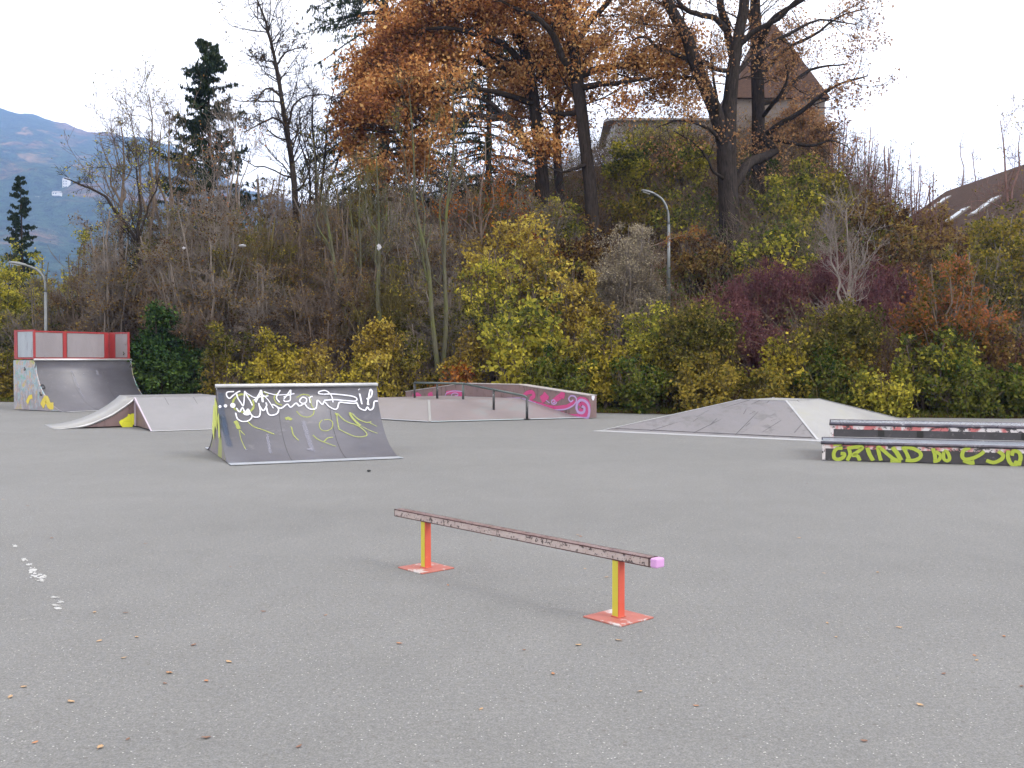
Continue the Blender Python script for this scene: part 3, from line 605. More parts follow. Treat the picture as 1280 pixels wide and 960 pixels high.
# ================================================================== LEDGES right
def ledges():
    m, nt, out = newmat('flaking_ledge_band')
    co = N(nt, 'ShaderNodeTexCoord').outputs['Object']; n1 = noise(nt, mapped(nt, co, (1, 1, 1.2)), 9, 6, .72); n2 = noise(nt, mapped(nt, co, (1, 1, .6)), 3.1, 3, .6)
    rr = ramp(nt, [(.5, (.50, .47, .48)), (.56, (.42, .12, .12))]); nt.links.new(n2.outputs[0], rr.inputs[0])
    r2 = ramp(nt, [(.44, g3(0)), (.475, g3(1))]); nt.links.new(n1.outputs[0], r2.inputs[0])
    b = N(nt, 'ShaderNodeBsdfPrincipled'); b.inputs['Roughness'].default_value = .55; nt.links.new(mixc(nt, r2.outputs[0], (.03, .027, .03), rr.outputs[0]), b.inputs['Base Color']); nt.links.new(b.outputs[0], out.inputs[0])
    band = m
    top = surf('smooth_ledge_top', (.26, .28, .32), (.35, .37, .41), 2, .28, .3); darktop = surf('dark_ledge_top', (.06, .065, .08), (.1, .1, .12), 2, .4)
    tub = surf('dark_worn_steel_tube', (.06, .055, .07), (.13, .12, .14), 5, .3, .7, c3=(.4, .4, .42), scale3=9, th=(.62, .7))
    W = np.array([.95, -.31]); W /= np.linalg.norm(W); Rn = np.array([-W[1], W[0]])
    def ledge(O, h, depth, L, z0, label, dtop):
        O = np.array([O[0], O[1], 0.]); t = empty('grind_ledge', O, label, 'skate ledge', 'stepped grind ledges'); fr = Frame(O, W, Rn, O)
        # fr: w along, r away
        mesh('ledge_body', *boxp(fr, .012, L, .012, depth, .01, h - .03), M_black, t)
        mesh('front_face_band', *boxp(fr, .0, L + .01, .006, .0115, h - .105, h - .035), band, t)
        mesh('front_face_band', *boxp(fr, .0, .05, .004, .0115, .012, h - .106), band, t)
        mesh('end_face', *boxp(fr, .0, .0115, .012, depth, .012, h - .035), band, t)
        mesh('top_sheet', *boxp(fr, .0, L + .01, .03, depth, h - .029, h - .004), dtop, t)
        mesh('edge_tube', *tube([fr.p(-.02, .006, h - .018), fr.p(L, .006, h - .018)], .027, 14), tub, t, True)
        mesh('edge_tube', *tube([fr.p(-.02, depth, h - .018), fr.p(L, depth, h - .018)], .027, 14), tub, t, True)
        if dtop is top:
            for s in (.75, 1.35, 2.9, 4.1): mesh('side_bracket', *boxp(fr, s, s + .1, .002, .0112, z0 + .03, h - .108), M_dark, t)
            mesh('base_angle', *boxp(fr, .0, L, -.02, .0055, z0, z0 + .014), M_steel, t)
        return t, fr, O
    O1 = gnd(1027.5, 575.5)[:2]
    t1, f1, o1 = ledge(O1, .30, .92, 4.6, 0, 'low front step of the black grind ledge with lime lettering sprayed on its side', surf('blue_grey_ledge_top', (.22, .25, .3), (.31, .34, .39), 2, .3, .3))
    O2 = O1 + Rn * .98 + W * .12
    ledge(O2, .545, .9, 4.6, .30, 'higher rear step of the black grind ledge with flaking red and white band', top)
    hp = plane_hit((O1[0], O1[1], 0), (-Rn[0], -Rn[1], 0)); e = 4.923; q = lambda pts: [(1020 + x / e, 515 + y / e) for x, y in pts]
    w = .075
    lime = [(w, [(165,222),(130,225),(110,250),(112,280),(135,292),(165,280),(175,258),(150,255)]), (.04, [(105,205),(160,200)]),
        (w, [(200,215),(210,260),(190,300)]), (w, [(190,225),(240,215),(285,218),(250,250),(225,265),(255,270),(270,300)]), (w*1.1, [(315,218),(330,260),(352,300)]),
        (w, [(400,300),(388,255),(385,215),(430,250),(480,290),(520,300)]), (w*1.2, [(470,215),(500,255),(525,298)]), (w*1.2, [(455,298),(525,304)]),
        (w, [(530,212),(555,250),(575,295)]), (w, [(535,215),(590,222),(640,250),(640,280),(600,298),(550,296)]),
        (w, [(718,222),(730,260),(735,305)]), (w*.9, [(735,240),(765,265),(755,295),(720,305)]), (w*.9, [(785,240),(785,285),(805,300),(822,285),(810,250),(785,235)]),
        (w, [(950,218),(910,235),(898,270),(915,290),(960,285),(1010,262),(1035,240)]), (w*1.2, [(905,296),(950,312),(975,308)]),
        (w, [(1120,240),(1150,265),(1140,290),(1095,310),(1045,298)]), (w, [(1185,235),(1180,275),(1200,318),(1235,322),(1258,290),(1250,250),(1215,240),(1205,270)]), (w*1.2, [(1215,310),(1265,318)])]
    strokes('graffiti', [(wd, q(p)) for wd, p in lime], hp, W_lime, t1, o1, off=.008, ws=.68)
ledges()

# ================================================================== FRONT RAIL
def front_rail():
    near = np.array([.66, 6.14]); far = np.array([-.66, 7.61]); D = near - far; D /= np.linalg.norm(D); S = np.array([-D[1], D[0]])
    base = np.array([*((near + far) / 2), 0]); t = empty('grind_rail', base, 'low square grind rail on two red and yellow posts in the foreground', 'grind rail')
    fr = Frame((near + far) / 2, S, D, base); half = np.linalg.norm(near - far) / 2
    beam = surf('chipped_rail_paint', (.32, .25, .235), (.42, .36, .34), 12, .45, .1, c3=(.06, .045, .045), scale3=34, th=(.545, .58), stretch=(1, 1, 1), bump=.15)
    dark = surf('dark_bare_edge', (.05, .025, .028), (.11, .05, .05), 8, .35, .5)
    r0, r1 = -half - .364, half + .285; hw = .034; z0, z1 = .367, .417
    mesh('rail_bar', *boxp(fr, -hw, hw, r0, r1, z0, z1), beam, t)
    topm = surf('worn_rail_top', (.24, .155, .155), (.34, .26, .26), 6, .3, .4, c3=(.12, .06, .06), scale3=20, th=(.55, .6))
    mesh('rail_top', *boxp(fr, -hw + .004, hw - .004, r0, r1, z1 + .0001, z1 + .0025), topm, t)
    parts = []
    for w_ in (-hw, hw):
        for z_ in (z0, z1): parts.append(boxp(fr, w_ - .0028, w_ + .0028, r0 - .001, r1 + .0006, z_ - .0028, z_ + .0028))
    for p in parts: mesh('edge_strip', *p, dark, t)
    parts = boxp(fr, -hw - .004, hw + .004, r1 - .013, r1 - .006, z0 - .003, z1 + .005); mesh('edge_strip', *parts, dark, t)
    capm = surf('pink_end_cap', (.44, .23, .46), (.52, .29, .53), 9, .5)
    bevel(mesh('end_cap', *boxp(fr, -hw - .004, hw + .004, r1, r1 + .05, z0 - .003, z1 + .004), capm, t), .008)
    bevel(mesh('end_cap', *boxp(fr, -hw - .001, hw + .001, r0 - .006, r0 - .0015, z0 - .001, z1 + .001), dark, t), .002)
    yel = surf('yellow_post_paint', (.40, .35, .03), (.46, .40, .04), 9, .45, c3=(.5, .28, .04), scale3=16, th=(.6, .7), stretch=(1, 1, .5))
    red = surf('orange_red_post_paint', (.42, .06, .035), (.48, .09, .05), 7, .45, c3=(.6, .3, .08), scale3=14, th=(.64, .72))
    pl = surf('faded_red_plate', (.28, .075, .055), (.35, .115, .09), 5, .55, c3=(.42, .39, .38), scale3=6, th=(.54, .6), bump=.1)
    for s in (half, -half):
        hp_ = .028
        o = bevel(mesh('post', *boxp(fr, -hp_, hp_, s - hp_, s + hp_, .011, z0), red, t), .004)
        # the left-facing side is painted yellow
        yw = [boxp(fr, -hp_ - .0015, -hp_ + .006, s - hp_ + .003, s + hp_ - .007, .016, z0 - .006)]
        y = mesh('painted_side', *join(*yw), yel, o)
        bevel(mesh('base_plate', *boxp(fr, -.155, .155, s - .155, s + .155, .0, .010), pl, t), .003)
        w_ = []
        for dw, dr in ((-.033, 0), (.033, 0), (0, -.033), (0, .033)):
            pass
        mesh('weld_bead', *tube([fr.p(-.031, s - .031, .013), fr.p(-.031, s + .031, .013), fr.p(.031, s + .031, .013), fr.p(.031, s - .031, .013), fr.p(-.031, s - .031, .013)], .004, 6), red, t, True)
front_rail()

# small dark stone on the asphalt
bm = bmesh.new(); bmesh.ops.create_icosphere(bm, subdivisions=2, radius=.03)
rs = random.Random(5)
for v in bm.verts: v.co *= 1 + rs.uniform(-.18, .18); v.co.z *= .5
me = bpy.data.meshes.new('stone'); bm.to_mesh(me); bm.free(); so = link('stone', me, M_dark); so.location = Vector(gnd(461, 590)) + Vector((0, 0, .018))
tag(so, 'small dark stone lying in front of the graffiti spine ramp', 'stone')
# ================================================================== VEGETATION
rng = np.random.default_rng(11)
def unit(v): return v / np.maximum(np.linalg.norm(v, axis=-1, keepdims=True), 1e-9)
def tubes(P, Rr, k=4):
    B, M, _ = P.shape
    T = np.empty_like(P); T[:, 1:-1] = P[:, 2:] - P[:, :-2]; T[:, 0] = P[:, 1] - P[:, 0]; T[:, -1] = P[:, -1] - P[:, -2]; T = unit(T)
    ref = np.where(np.abs(T[:, :1, 2:3]) > .8, np.array([[[1., .2, 0]]]), np.array([[[.1, 0, 1.]]]))
    A = unit(np.cross(T, ref)); Bv = np.cross(T, A)
    an = np.arange(k) * 2 * np.pi / k
    V = P[:, :, None] + Rr[:, :, None, None] * (A[:, :, None] * np.cos(an)[None, None, :, None] + Bv[:, :, None] * np.sin(an)[None, None, :, None])
    idx = np.arange(B * M * k).reshape(B, M, k); nx_ = np.roll(idx, -1, axis=2)
    Q = np.stack([idx[:, :-1], nx_[:, :-1], nx_[:, 1:], idx[:, 1:]], -1).reshape(-1, 4)
    return V.reshape(-1, 3), Q
def merge(parts):
    V, Q, o = [], [], 0
    for v, q in parts: V.append(v); Q.append(q + o); o += len(v)
    return np.concatenate(V), np.concatenate(Q)
def resample(pts, rad, M, jit=0.0):
    P = np.array(pts, float); d = np.concatenate([[0], np.cumsum(np.linalg.norm(np.diff(P, axis=0), axis=1))]); s = np.linspace(0, d[-1], M)
    out = np.stack([np.interp(s, d, P[:, i]) for i in range(3)], 1); r = np.interp(s, d, rad)
    if jit: j = rng.normal(0, jit, out.shape); j[0] = 0; out += j
    return out, r
def kids(P, Rr, n, t0, t1, a0, a1, lf, M=5, up=.1, jit=.15, rk=.6, rl=.012, power=1.0, flat=None, bylen=False):
    """n children per parent polyline"""
    B, m, _ = P.shape; par = np.repeat(np.arange(B), n); K = len(par)
    if bylen:
        ll = np.linalg.norm(np.diff(P, axis=1), axis=2).sum(1); par = np.sort(rng.choice(B, K, p=ll / ll.sum()))
    t = t0 + (t1 - t0) * rng.random(K) ** power
    u = t * (m - 1); i = np.minimum(u.astype(int), m - 2); f = (u - i)[:, None]
    p0 = P[par, i] * (1 - f) + P[par, i + 1] * f; tan = unit(P[par, i + 1] - P[par, i]); r0 = Rr[par, i] * (1 - f[:, 0]) + Rr[par, i + 1] * f[:, 0]
    rv = rng.normal(size=(K, 3)); 
    if flat is not None: rv[:, 2] *= flat
    perp = unit(rv - (rv * tan).sum(1, keepdims=True) * tan)
    a = np.radians(a0 + (a1 - a0) * rng.random(K))[:, None]; d = unit(np.cos(a) * tan + np.sin(a) * perp)
    plen = np.linalg.norm(np.diff(P, axis=1), axis=2).sum(1)[par]
    L = lf(plen, t) * rng.uniform(.65, 1.25, K); seg = (L / (M - 1))[:, None]
    out = np.empty((K, M, 3)); out[:, 0] = p0
    for j in range(1, M):
        out[:, j] = out[:, j - 1] + d * seg
        d = unit(d + np.array([0, 0, up]) + rng.normal(0, jit, (K, 3)))
    rs_ = np.minimum(r0 * rk, L * rl + .002); rad = rs_[:, None] * np.linspace(1, .3, M)[None]
    return out, rad
def lownoise(p, sc):
    x, y, z = (p * sc).T
    return .5 + .28 * np.sin(x + 1.9 * np.sin(z * .9 + 1)) * np.cos(z * 1.15 + 1.4 * np.sin(y * .8)) + .22 * np.sin(y * 1.3 + x * .7 + 2 * np.sin(z * 1.7))
def leafquads(c, ln, wd, droop=0.0, nsc=.9, amp=1.0, off=0.0, vert=False):
    K = len(c); ln = ln * rng.uniform(.6, 1.35, K); wd = wd * rng.uniform(.6, 1.3, K)
    a = rng.normal(size=(K, 3)); a[:, 2] -= droop
    if vert: a[:, :2] *= .35; a[:, 2] = -np.abs(a[:, 2]) - .6
    a = unit(a); n = rng.normal(size=(K, 3)); n[:, 2] += .5; b = unit(np.cross(a, n)); nn = np.cross(a, b)
    l, w = ln[:, None] * .5, wd[:, None] * .5
    V = np.stack([c - a * l, c + b * w - a * l * .15 + nn * l * .22, c + a * l - nn * l * .1, c - b * w - a * l * .15 + nn * l * .22], 1)
    tint = np.clip(.5 + amp * (.75 * (lownoise(c, nsc) - .5) + rng.normal(0, .24, K)) + off, 0, 1)
    return V.reshape(-1, 3), np.arange(K * 4).reshape(K, 4), np.repeat(tint, 4)
def onbranch(P, n, sig, t0=.15):
    B, m, _ = P.shape; par = np.repeat(np.arange(B), n); u = (t0 + (1 - t0) * rng.random(len(par))) * (m - 1); i = np.minimum(u.astype(int), m - 2); f = (u - i)[:, None]
    return P[par, i] * (1 - f) + P[par, i + 1] * f + rng.normal(0, sig, (len(par), 3))

BK = dict(
 oak=barkmat('oak_bark', (.016, .013, .012), (.046, .038, .034)), dark=barkmat('dark_bark', (.02, .016, .014), (.05, .04, .035)),
 grey=barkmat('grey_twig_bark', (.125, .105, .092), (.21, .18, .16)), brown=barkmat('brown_twig_bark', (.10, .075, .06), (.165, .13, .105)),
 green=barkmat('greenish_bark', (.05, .048, .034), (.10, .095, .066), (.09, .10, .035)), red=barkmat('dark_red_twigs', (.085, .038, .043), (.15, .07, .08)),
 olive=barkmat('olive_twigs', (.07, .058, .025), (.14, .115, .05)), pale=barkmat('pale_twigs', (.14, .12, .11), (.24, .205, .19)), redsap=barkmat('reddish_sapling_bark', (.12, .07, .06), (.22, .14, .13)))
LF = dict(
 yellow=leafmat('yellow_leaves', [(.07, .07, .018), (.18, .155, .028), (.33, .27, .035), (.46, .37, .055)]),
 golden=leafmat('golden_leaves', [(.12, .085, .025), (.27, .19, .035), (.40, .30, .055), (.46, .38, .08)]),
 yelgreen=leafmat('yellow_green_leaves', [(.05, .065, .02), (.14, .15, .03), (.28, .265, .04), (.44, .38, .055)]),
 olive=leafmat('olive_leaves', [(.035, .04, .012), (.09, .09, .02), (.17, .15, .03), (.28, .21, .04)]),
 green=leafmat('green_leaves', [(.013, .028, .010), (.03, .055, .014), (.06, .088, .018), (.14, .145, .03)]),
 ever=leafmat('evergreen_foliage', [(.014, .030, .012), (.024, .05, .016), (.04, .075, .022), (.07, .11, .03)], .1),
 spruce=leafmat('spruce_needles', [(.010, .018, .012), (.018, .030, .018), (.028, .044, .022), (.05, .06, .03)], .08),
 darkred=leafmat('dark_red_leaves', [(.06, .028, .03), (.10, .04, .045), (.14, .06, .065), (.17, .09, .07)]),
 brown=leafmat('brown_leaves', [(.045, .025, .014), (.09, .05, .022), (.17, .10, .035), (.25, .18, .06)]),
 rust=leafmat('rust_leaves', [(.12, .035, .014), (.24, .075, .018), (.36, .13, .025), (.30, .17, .05)]),
 oak=leafmat('orange_oak_leaves', [(.17, .065, .03), (.36, .155, .055), (.52, .26, .09), (.66, .42, .17)]),
 oakpale=leafmat('rust_brown_oak_leaves', [(.12, .06, .035), (.24, .125, .06), (.34, .18, .085), (.42, .26, .12)]),
 orange=leafmat('orange_tipped_leaves', [(.025, .035, .01), (.07, .07, .015), (.17, .09, .022), (.28, .10, .045)]),
 buff=leafmat('buff_buds', [(.16, .13, .09), (.24, .20, .14), (.31, .27, .19), (.36, .31, .2)]))

def px_dims(px, ytop, d, zb=None, sink=.15):
    x = (px - 640) / F * d; zt = CAMZ + (450 - ytop) / F * d; zb_ = float(terrain(x, d)) if zb is None else zb
    return x, zb_ - sink, max(.5, zt - zb_ + sink)

def shrub(label, px, d, ytop, wpx, leaf='yellow', bark='brown', nl=9, lsz=.085, stems=15, cat='shrub', name='shrub', twigs=(8, 6), spread=1.0, gap=.0, zt=0.0, group='shrubs along the foot of the bank', tw3=0, nsc=.9, droop=.2, arch=.05, off=0.0, amp=1.0, bare_low=.12):
    x, zb, H = px_dims(px, ytop, d); W = wpx / F * d; lsz = lsz * 1.35; nl = max(1, int(nl * .62 + .5)) if nl else 0
    B = stems; ang = rng.random(B) * 6.283; rad = np.sqrt(rng.random(B)); M = 7
    P = np.zeros((B, M, 3)); tx, ty = np.cos(ang) * rad, np.sin(ang) * rad
    hh = (1 - .42 * rad ** 2) * rng.uniform(.78, 1.0, B)
    for j in range(M):
        t = j / (M - 1); P[:, j, 0] = tx * (.25 + .62 * t ** 1.2) * spread + (spread - 1) * .35 * t * np.sin(ang * 3 + 1); P[:, j, 1] = ty * (.25 + .62 * t ** 1.2); P[:, j, 2] = hh * t ** .9
    P += rng.normal(0, .03, P.shape) * (np.arange(M) > 0)[None, :, None]
    S = np.array([W * .46, min(W * .46, 2.3), H * .93]); P *= S
    r0 = np.full((B, 1), .014 + .006 * H) * rng.uniform(.7, 1.3, (B, 1)) * np.linspace(1, .35, M)[None]
    sc = (W + H) * .5
    P1, R1 = kids(P, r0, twigs[0], bare_low, .98, 25, 75, lambda pl, t: (.30 + .0 * t) * sc * .62 * (1.05 - .5 * t), 5, arch, .16, .6, .010)
    P2, R2 = kids(P1, R1, twigs[1], .2, 1, 25, 65, lambda pl, t: pl * .42 + .08, 4, arch, .2, .7, .010)
    parts = [tubes(P, r0, 5), tubes(P1, R1, 4), tubes(P2, np.maximum(R2, .0045), 3)]
    tipsP = P2
    if tw3:
        P3, R3 = kids(P2, R2, tw3, .1, 1, 20, 55, lambda pl, t: pl * .55 + .08, 3, arch, .15, .8, .01); parts.append(tubes(P3, np.maximum(R3, .0038), 3)); tipsP = P3
    o = empty(name, (x, d, zb), label, cat, group)
    V, Q = merge(parts); quadmesh('stems', V, Q, BK[bark], o)
    if nl:
        C = np.concatenate([onbranch(tipsP, nl, lsz * .8), onbranch(P1, max(1, nl // 2), lsz, .4)])
        if gap: C = C[lownoise(C, 1.7) + rng.normal(0, .1, len(C)) > gap]
        if nl >= 3: C = C[lownoise(C + x, 3.1) + rng.normal(0, .12, len(C)) > .33]
        C = C[C[:, 2] > .03]
        V, Q, T = leafquads(C, lsz * 1.15, lsz * .8, droop, nsc, amp, off)
        if zt: T = np.clip(T + zt * (V[:, 2] / H - .62), 0, 1)
        quadmesh('foliage', V, Q, LF[leaf], o, T)
    return o

def tree(label, px, d, limbs, leaf=None, bark='oak', nl=8, lsz=.12, k=(9, 7, 6), name='deciduous_tree', cat='tree', group=None, zb=None, len1=.45, sub=(.5, .45), a=(30, 75), up=.08, jit=.18, leaf_t=.2, t0=.25, gap=0.0, off=0.0, amp=1.0, thick=.006, nsc=.45, clump=1.8, minlen=0.0, extra_leaf=0, maxlen=9.0):
    """limbs: list of [(px,py,depth,radius_px), ...] traced; children grow on them"""
    b = limbs[0][0]; p = at(b[0], b[1], b[2]); x, y = p[0], p[1]; zb_ = float(terrain(x, y)) - .2 if zb is None else zb
    base = np.array([x, y, zb_]); PL, RL, LV = [], [], []
    for li, L in enumerate(limbs):
        pts = [at(q[0], q[1], q[2]) for q in L]; rd = [q[3] / F * q[2] for q in L]
        if li == 0 and pts[0][2] > zb_: pts = [np.array([x, y, zb_])] + pts; rd = [rd[0] * 1.3] + rd
        c = catmull(pts, 5); rr_ = np.interp(np.linspace(0, 1, len(c)), np.linspace(0, 1, len(rd)), rd)
        P_, R_ = resample(c, rr_, 14, .015 if li else 0.0); PL.append(P_ - base); RL.append(R_)
    P0 = np.array(PL); R0 = np.array(RL)
    o = empty(name, base, label, cat, group)
    V, Q = tubes(P0[:1], R0[:1], 14); quadmesh('trunk', V, Q, BK[bark], o, smooth=True)
    parts = []
    if len(P0) > 1: parts.append(tubes(P0[1:], R0[1:], 9))
    P1, R1 = kids(P0, R0, k[0], t0, 1, *a, lambda pl, t: np.minimum(np.maximum(pl * len1 * (1.1 - .6 * t), minlen), maxlen), 8, up, jit, .5, .014, bylen=True)
    P2, R2 = kids(P1, R1, k[1], .15, 1, 25, 65, lambda pl, t: pl * sub[0] + .1, 6, up, jit, .6, .011)
    P3, R3 = kids(P2, R2, k[2], .15, 1, 20, 60, lambda pl, t: pl * sub[1] + .1, 4, up, jit, .7, .010)
    parts += [tubes(P1, R1, 6), tubes(P2, np.maximum(R2, thick), 4), tubes(P3, np.maximum(R3, thick * .8), 3)]
    V, Q = merge(parts); quadmesh('branches', V, Q, BK[bark], o)
    if nl and leaf:
        C = onbranch(P3, nl, lsz * clump, leaf_t)
        if extra_leaf: C = np.concatenate([C, onbranch(P2, extra_leaf, lsz * clump, .4)])
        if gap: C = C[lownoise(C, .9) + rng.normal(0, .09, len(C)) > gap]
        V, Q, T = leafquads(C, lsz * 1.2, lsz * .85, .3, nsc, amp, off); quadmesh('foliage', V, Q, LF[leaf], o, T)
    return o

def straight(px0, yb, px1, yt, d, r, n=5, wob=3):
    return [(px0 + (px1 - px0) * i / n + (rng.normal(0, wob) if 0 < i < n else 0), yb + (yt - yb) * i / n, d, r * (1 - .82 * i / n)) for i in range(n + 1)]

def spruce(label, px, d, ytop, wpx, nb=110, droop=.25, name='spruce_tree', group=None, seedtint=0.0, base_frac=.04, hang=1.0):
    x, zb, H = px_dims(px, ytop, d); W = wpx / F * d / 2
    o = empty(name, (x, d, zb), label, 'spruce tree', group)
    t = np.linspace(0, 1, 10); P0 = np.stack([.02 * H * np.sin(t * 3) * .3, np.zeros(10), H * t], 1)[None]; R0 = (H * .014 * (1 - .93 * t))[None]
    V, Q = tubes(P0, R0, 10); quadmesh('trunk', V, Q, BK['dark'], o)
    h = base_frac + (1 - base_frac) * (np.arange(nb) + rng.random(nb) * .8) / nb; h = np.clip(h, 0, .99)
    L = W * (1 - h) ** .62 * rng.uniform(.55, 1.15, nb) + .15; an = rng.random(nb) * 6.283; M = 7
    P = np.zeros((nb, M, 3)); s = np.linspace(0, 1, M)[None]
    lift = .18 * L[:, None] * s - droop * 2.2 * L[:, None] * s ** 1.6 * (1 - .7 * h[:, None]) + .16 * L[:, None] * s ** 4
    P[:, :, 0] = np.cos(an)[:, None] * L[:, None] * s; P[:, :, 1] = np.sin(an)[:, None] * L[:, None] * s; P[:, :, 2] = h[:, None] * H + lift
    Rr = (L[:, None] * .012 + .006) * (1 - .8 * s)
    P1, R1 = kids(P, Rr, 16, .12, 1, 35, 70, lambda pl, t: pl * .34 * (1.15 - .75 * t) + .06, 4, -.22 * hang, .1, .6, .01, flat=.25)
    V, Q = merge([tubes(P, Rr, 5), tubes(P1, np.maximum(R1, .005), 3)]); quadmesh('branches', V, Q, BK['dark'], o)
    C = np.concatenate([onbranch(P1, 14, .022, 0), onbranch(P, 26, .04, .15)])
    V, Q, T = leafquads(C, .2 * (W / 3) ** .3, .055, .0, .8, 1, seedtint, vert=True); quadmesh('foliage', V, Q, LF['spruce'], o, T)
    return o

# ---------------- stuff: leaf litter, undergrowth, verge grass
def pts_on_bank(n, s0, s1, x0=-45, x1=45, pw=1.0):
    x = rng.uniform(x0, x1, n); s = s0 + (s1 - s0) * rng.random(n) ** pw; y = edge(x) + s; ok = np.abs(x / y) < .62; x, y = x[ok], y[ok]
    return np.stack([x, y, terrain(x, y)], 1)
C = pts_on_bank(60000, .1, 9, pw=1.3) + np.array([0, 0, .02]); V, Q, T = leafquads(C, .1, .07, 0, .5)
tag(quadmesh('leaf_litter', V, Q, LF['brown'], None, T), 'fallen brown and orange leaves covering the foot of the bank', 'leaf litter', kind='stuff')
C = pts_on_bank(26000, -.05, 1.5); Bm = np.repeat(C[:, None], 3, 1); hgt = rng.uniform(.05, .16, len(C)); dr = rng.normal(0, .04, (len(C), 2))
Bm[:, 1, 2] += hgt * .6; Bm[:, 2, 2] += hgt; Bm[:, 1, :2] += dr * .4; Bm[:, 2, :2] += dr
V, Q = tubes(Bm, np.tile(np.array([[.010, .007, .002]]), (len(C), 1)), 3)
tag(quadmesh('grass', V, Q, LF['green'], None, np.repeat(np.clip(rng.normal(.85, .2, len(C)), 0, 1), 9)), 'short rough grass growing along the asphalt edge', 'grass', kind='stuff')
C = pts_on_bank(8200, 2.2, 36, -50, 50, .8); n = len(C)
st = np.repeat(C, 4, 0) + rng.normal(0, .25, (n * 4, 3)) * [1, 1, 0]; hh = rng.uniform(.5, 2.3, len(st)) * (.5 + lownoise(st, .4)); ln_ = rng.normal(0, .5, (len(st), 2)) * hh[:, None]
Bm = np.repeat(st[:, None], 4, 1)
for j in range(1, 4): Bm[:, j, 2] += hh * j / 3; Bm[:, j, :2] += ln_ * (j / 3) ** 1.5 + rng.normal(0, .04, (len(st), 2))
rd_ = np.tile(np.array([[.013, .010, .007, .004]]), (len(st), 1)); P1, R1 = kids(Bm, rd_, 4, .25, 1, 20, 60, lambda pl, t: pl * .4, 3, .08, .15, .8, .01)
V, Q = merge([tubes(Bm, rd_, 3), tubes(P1, np.maximum(R1, .004), 3)])
tag(quadmesh('undergrowth_stems', V, Q, BK['brown']), 'tangle of thin bare brown stems covering the slope', 'undergrowth', kind='stuff')
C = onbranch(P1, 2, .06, .2); C = C[lownoise(C, .5) > .42]
for nm, lf, lab, sel in (('undergrowth_leaves', 'brown', 'sparse brown leaves in the undergrowth on the slope', lownoise(C, .23) < .52), ('bramble_leaves', 'green', 'dull green bramble leaves among the undergrowth', lownoise(C, .23) >= .52)):
    V, Q, T = leafquads(C[sel], .11, .08, .2, .5); tag(quadmesh(nm, V, Q, LF[lf], None, T), lab, 'undergrowth', kind='stuff')

# ---------------- traced oaks on the crown of the bank
D = 45.0
tree('big dark oak forking low into two thick limbs with few rusty leaves', 912, D, [
  [(912, 322, D, 14), (912, 270, D, 13), (909, 220, D, 12), (908, 165, D, 12.5), (912, 130, D, 9), (916, 90, D, 8), (922, 50, D, 7), (930, 10, D, 6.5), (934, -40, D, 6), (945, -110, D, 4), (950, -180, D, 2)],
  [(906, 185, D, 9), (895, 140, D - .3, 9), (880, 105, D - .6, 8.5), (866, 70, D - .9, 8), (858, 45, D - 1, 7.5), (843, 18, D - 1.3, 7), (832, -5, D - 1.5, 6), (815, -60, D - 2, 4), (800, -120, D - 2, 2)],
  [(915, 70, D, 5), (908, 35, D + .5, 5), (900, 5, D + .8, 4.5), (895, -50, D + 1, 3), (880, -110, D + 1, 1.5)],
  [(908, 38, D, 4), (893, 22, D, 3.6), (872, 17, D - .5, 3.3), (856, 12, D - 1, 3), (846, -5, D - 1, 2.5), (835, -50, D - 1, 1.5)],
  [(872, 82, D - .6, 3.4), (845, 68, D - 1, 3), (825, 62, D - 1.5, 2.4), (805, 45, D - 2, 1.8), (790, 50, D - 2, .8)],
  [(880, 100, D - .6, 3), (855, 97, D, 2.4), (825, 95, D + .6, 2.2), (800, 100, D + 1, 1.8), (770, 92, D + 1, 1)],
  [(911, 88, D, 3), (893, 86, D - .7, 2.8), (880, 76, D - 1, 2.2), (870, 80, D - 1.3, 1.2), (862, 105, D - 1.5, .6)],
  [(898, 152, D - .3, 3), (895, 120, D - 1.2, 2), (890, 85, D - 1.5, 1.4), (888, 60, D - 1.6, .6)],
  [(920, 60, D, 4), (950, 35, D - .5, 3.2), (975, 22, D - 1, 2.8), (1000, -5, D - 1.5, 2), (1030, -30, D - 2, 1)],
  [(918, 95, D, 3), (950, 62, D + 1, 2.6), (990, 40, D + 1.2, 2), (1025, 25, D + 1.5, 1.4), (1070, 30, D + 1.5, .6)],
  [(903, 180, D - .3, 3), (885, 160, D - 1, 2), (850, 150, D - 1.6, 1.4), (820, 160, D - 2, .7)],
  [(908, 225, D, 2.4), (893, 215, D - 1, 1.8), (875, 185, D - 1.6, 1.2), (842, 163, D - 2, .6)]],
  'oakpale', 'oak', nl=4, lsz=.11, k=(8, 6, 6), len1=.42, group='old oaks on the bank', gap=.36, minlen=1.3, maxlen=2.6, t0=.42)
D = 50.0
